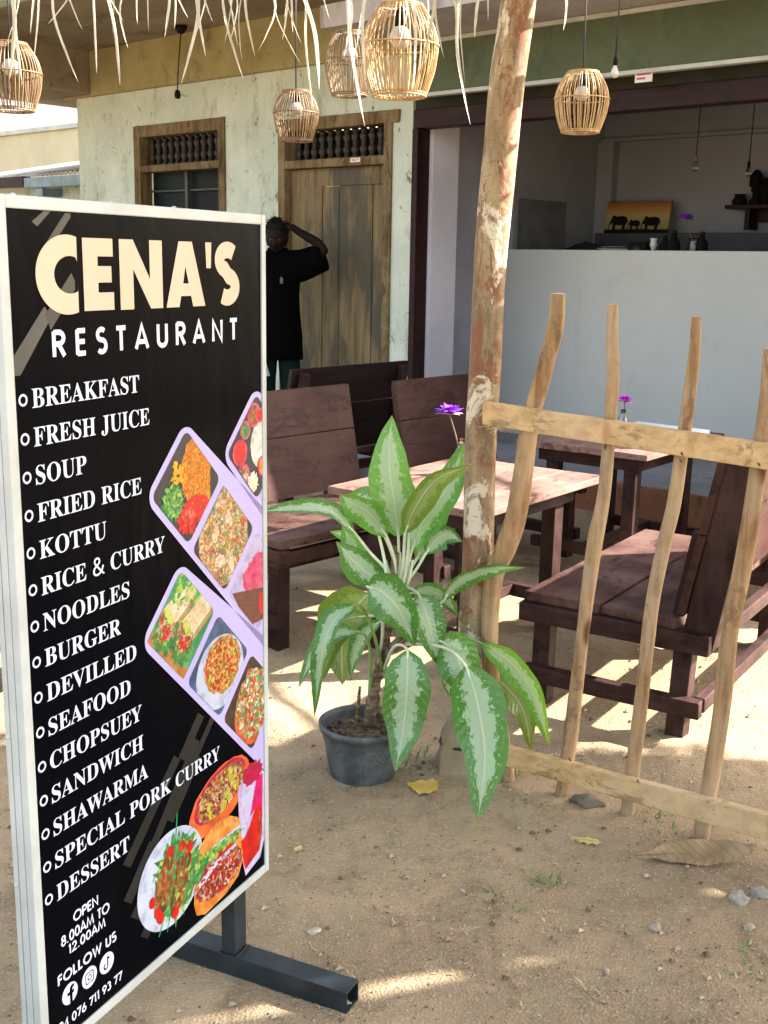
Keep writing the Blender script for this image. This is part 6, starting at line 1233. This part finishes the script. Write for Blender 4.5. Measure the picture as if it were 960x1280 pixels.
def dl_mat(name, a, b, stripe=.5):
    k = NB(name); g = k.noise(9, detail=6); wv = k.math('SINE', k.math('MULTIPLY', k.n('ShaderNodeSeparateXYZ').outputs[0], 1)); sx = k.n('ShaderNodeSeparateXYZ'); k.t.links.new(k.c.outputs['Object'], sx.inputs[0])
    s = k.math('SINE', k.math('ADD', k.math('MULTIPLY', sx.outputs[0], 260), k.math('MULTIPLY', k.math('ABSOLUTE', sx.outputs[1]), 150)))
    c = k.mix(k.step(g, .3, .7), a, b); c = k.mix(k.math('MULTIPLY', k.math('MULTIPLY', k.step(s, .4, 1), k.noise(30, detail=4)), stripe), c, tuple(x*.45 for x in a)); k.bump(s, .3, .003); return k.done(c, .7)
leafdry('large curled brown dead leaf lying at the foot of the third fence stick', 868, 1078, 142, 24, R_(-6), dl_mat('dead_leaf', (.22, .15, .07), (.36, .26, .14)), .42)
leafdry('curled yellow leaf lying between the plant pot and the stone footing', 528, 987, 44, 15, R_(-34), dl_mat('yellow_leaf', (.50, .33, .06), (.62, .44, .12), .12), .5)
leafdry('thin pale yellow leaf lying flat below the fence', 733, 1050, 38, 7, R_(-16), dl_mat('pale_leaf', (.55, .42, .14), (.62, .50, .20), .1), .15)
leafdry('tiny yellow leaf on the sunlit sand under the nearest bench', 778, 852, 14, 6, R_(40), bpy.data.materials['yellow_leaf'], .2)
leafdry('tiny dry leaf below the plant pot', 373, 1054, 14, 4, R_(50), bpy.data.materials['pale_leaf'], .2)
def stone(label, px, py, wp, col, sq=.6, seed=1, cat='stone'):
    P = on_z(px, py, 0.01); P.z = gh(P.x, P.y); r = px_size(wp/2, P); mb = MB(); mb.ball((0, 0, r*sq*.55), r, 14, 0, (1, .75, sq), .55, seed); mb.bm.transform(Matrix.Translation((0, 0, -r*sq*.42)))
    o = mb.obj('stone', simple('stone_'+str(seed), col, .85, .2, 20, .4, 60)); o.location = P; o.rotation_euler = (0, 0, seed); tag(o, label, cat, 'loose stones on the ground')
stone('pale stone at the right, left one of the pair below the big dead leaf', 924, 1121, 26, (.38, .34, .28), .7, 2)
stone('pale grey stone at the right frame edge, right one of the pair', 951, 1117, 22, (.33, .30, .26), .8, 3)
stone('round tan pebble below the pair of pale stones', 937, 1157, 17, (.38, .31, .22), .6, 4)
stone('whitish pebble with soil stuck to it, alone in mid foreground', 819, 1158, 17, (.36, .31, .25), .8, 5)
stone('mossy broken brick lump beside the second fence stick', 733, 1010, 40, (.16, .13, .085), .45, 6)
stone('flat pale chip on the sand near the sign foot', 392, 1160, 20, (.42, .38, .32), .18, 7)
stone('small white chip in the lower right foreground', 759, 1211, 9, (.40, .36, .30), .5, 8)
stone('tiny white chip in the middle foreground', 578, 1108, 8, (.40, .36, .30), .5, 9)
rng = random.Random(3); mb = MB()
for i in range(6500):
    x = rng.uniform(-1.1, 1.6); y = 2.0+3.6*rng.random()**1.6; r = rng.uniform(.0015, .0045)*(1 if rng.random() < .94 else 3.0); b = []
    z = gh(x, y); k = 6
    for (dx, dy, dz) in ((1, 0, 0), (-.6, .8, 0), (-.5, -.9, 0), (0, 0, .9), (.3, .5, -.3)): b.append((x+dx*r*rng.uniform(.7, 1.2), y+dy*r*rng.uniform(.7, 1.2), z+r*.3+dz*r*rng.uniform(.6, 1)))
    mb._add(b, [[0, 1, 3], [1, 2, 3], [2, 0, 3], [0, 1, 4], [1, 2, 4], [2, 0, 4]], 0 if rng.random() < .6 else 1)
tag(mb.obj('gravel', [simple('pale_grit', (.36, .29, .20), .9, .3, 40), simple('dark_grit', (.12, .085, .055), .9, .3, 40)]), kind='stuff', label='loose grit scattered over the sandy ground', cat='gravel')
mb = MB()
def tuft(px, py, n, h, spread, mi=0):
    P = on_z(px, py, 0)
    for i in range(n):
        a = rng.uniform(0, 6.28); r = spread*rng.random(); b = Vector((P.x+r*math.cos(a), P.y+r*math.sin(a), 0)); b.z = gh(b.x, b.y)-.004; L = h*rng.uniform(.5, 1.2); d = Vector((math.cos(a+rng.uniform(-1, 1)), math.sin(a+rng.uniform(-1, 1)), rng.uniform(.3, 1.2))).normalized(); s = d.cross(Vector((0, 0, 1))).normalized()*rng.uniform(.0016, .0035)
        m_ = b+d*L*.55; e = b+d*L+Vector((d.x, d.y, -.6))*L*.25
        mb._add([b-s*.7, b+s*.7, m_+s, m_-s, e], [[0, 1, 2, 3], [3, 2, 4]], mi)
for q in ((368, 975, 7, .03, .02), (395, 1000, 5, .02, .02), (413, 1030, 9, .028, .035), (440, 990, 6, .02, .02), (508, 960, 14, .05, .05), (480, 975, 10, .04, .05), (530, 955, 14, .05, .06), (545, 1010, 6, .035, .03), (498, 1082, 4, .02, .02), (492, 1055, 6, .02, .02), (620, 1120, 14, .035, .05), (690, 1108, 16, .035, .05), (670, 1096, 10, .04, .03), (560, 1150, 6, .03, .03), (640, 1140, 8, .03, .04), (626, 990, 10, .05, .03), (640, 975, 10, .05, .03), (660, 1010, 16, .05, .05, 1), (815, 1030, 12, .04, .04), (840, 1045, 10, .04, .04), (940, 1195, 8, .04, .03), (930, 1220, 10, .035, .04), (655, 1246, 4, .025, .02), (780, 1165, 7, .03, .05, 1), (880, 1140, 10, .03, .06, 1), (700, 1170, 10, .03, .08, 1), (780, 1255, 6, .03, .05, 1), (470, 1000, 10, .03, .08, 1), (735, 1240, 8, .04, .06, 1)): tuft(*q)
for i in range(420): tuft(rng.uniform(340, 955), rng.uniform(960, 1275), 2, .018, .02, 1)
tag(mb.obj('grass', [simple('young_grass', (.11, .19, .045), .6, .3, 30), simple('dry_grass', (.36, .29, .17), .8, .3, 30)]), kind='stuff', label='sparse weeds and dry grass bits on the bare ground', cat='grass')
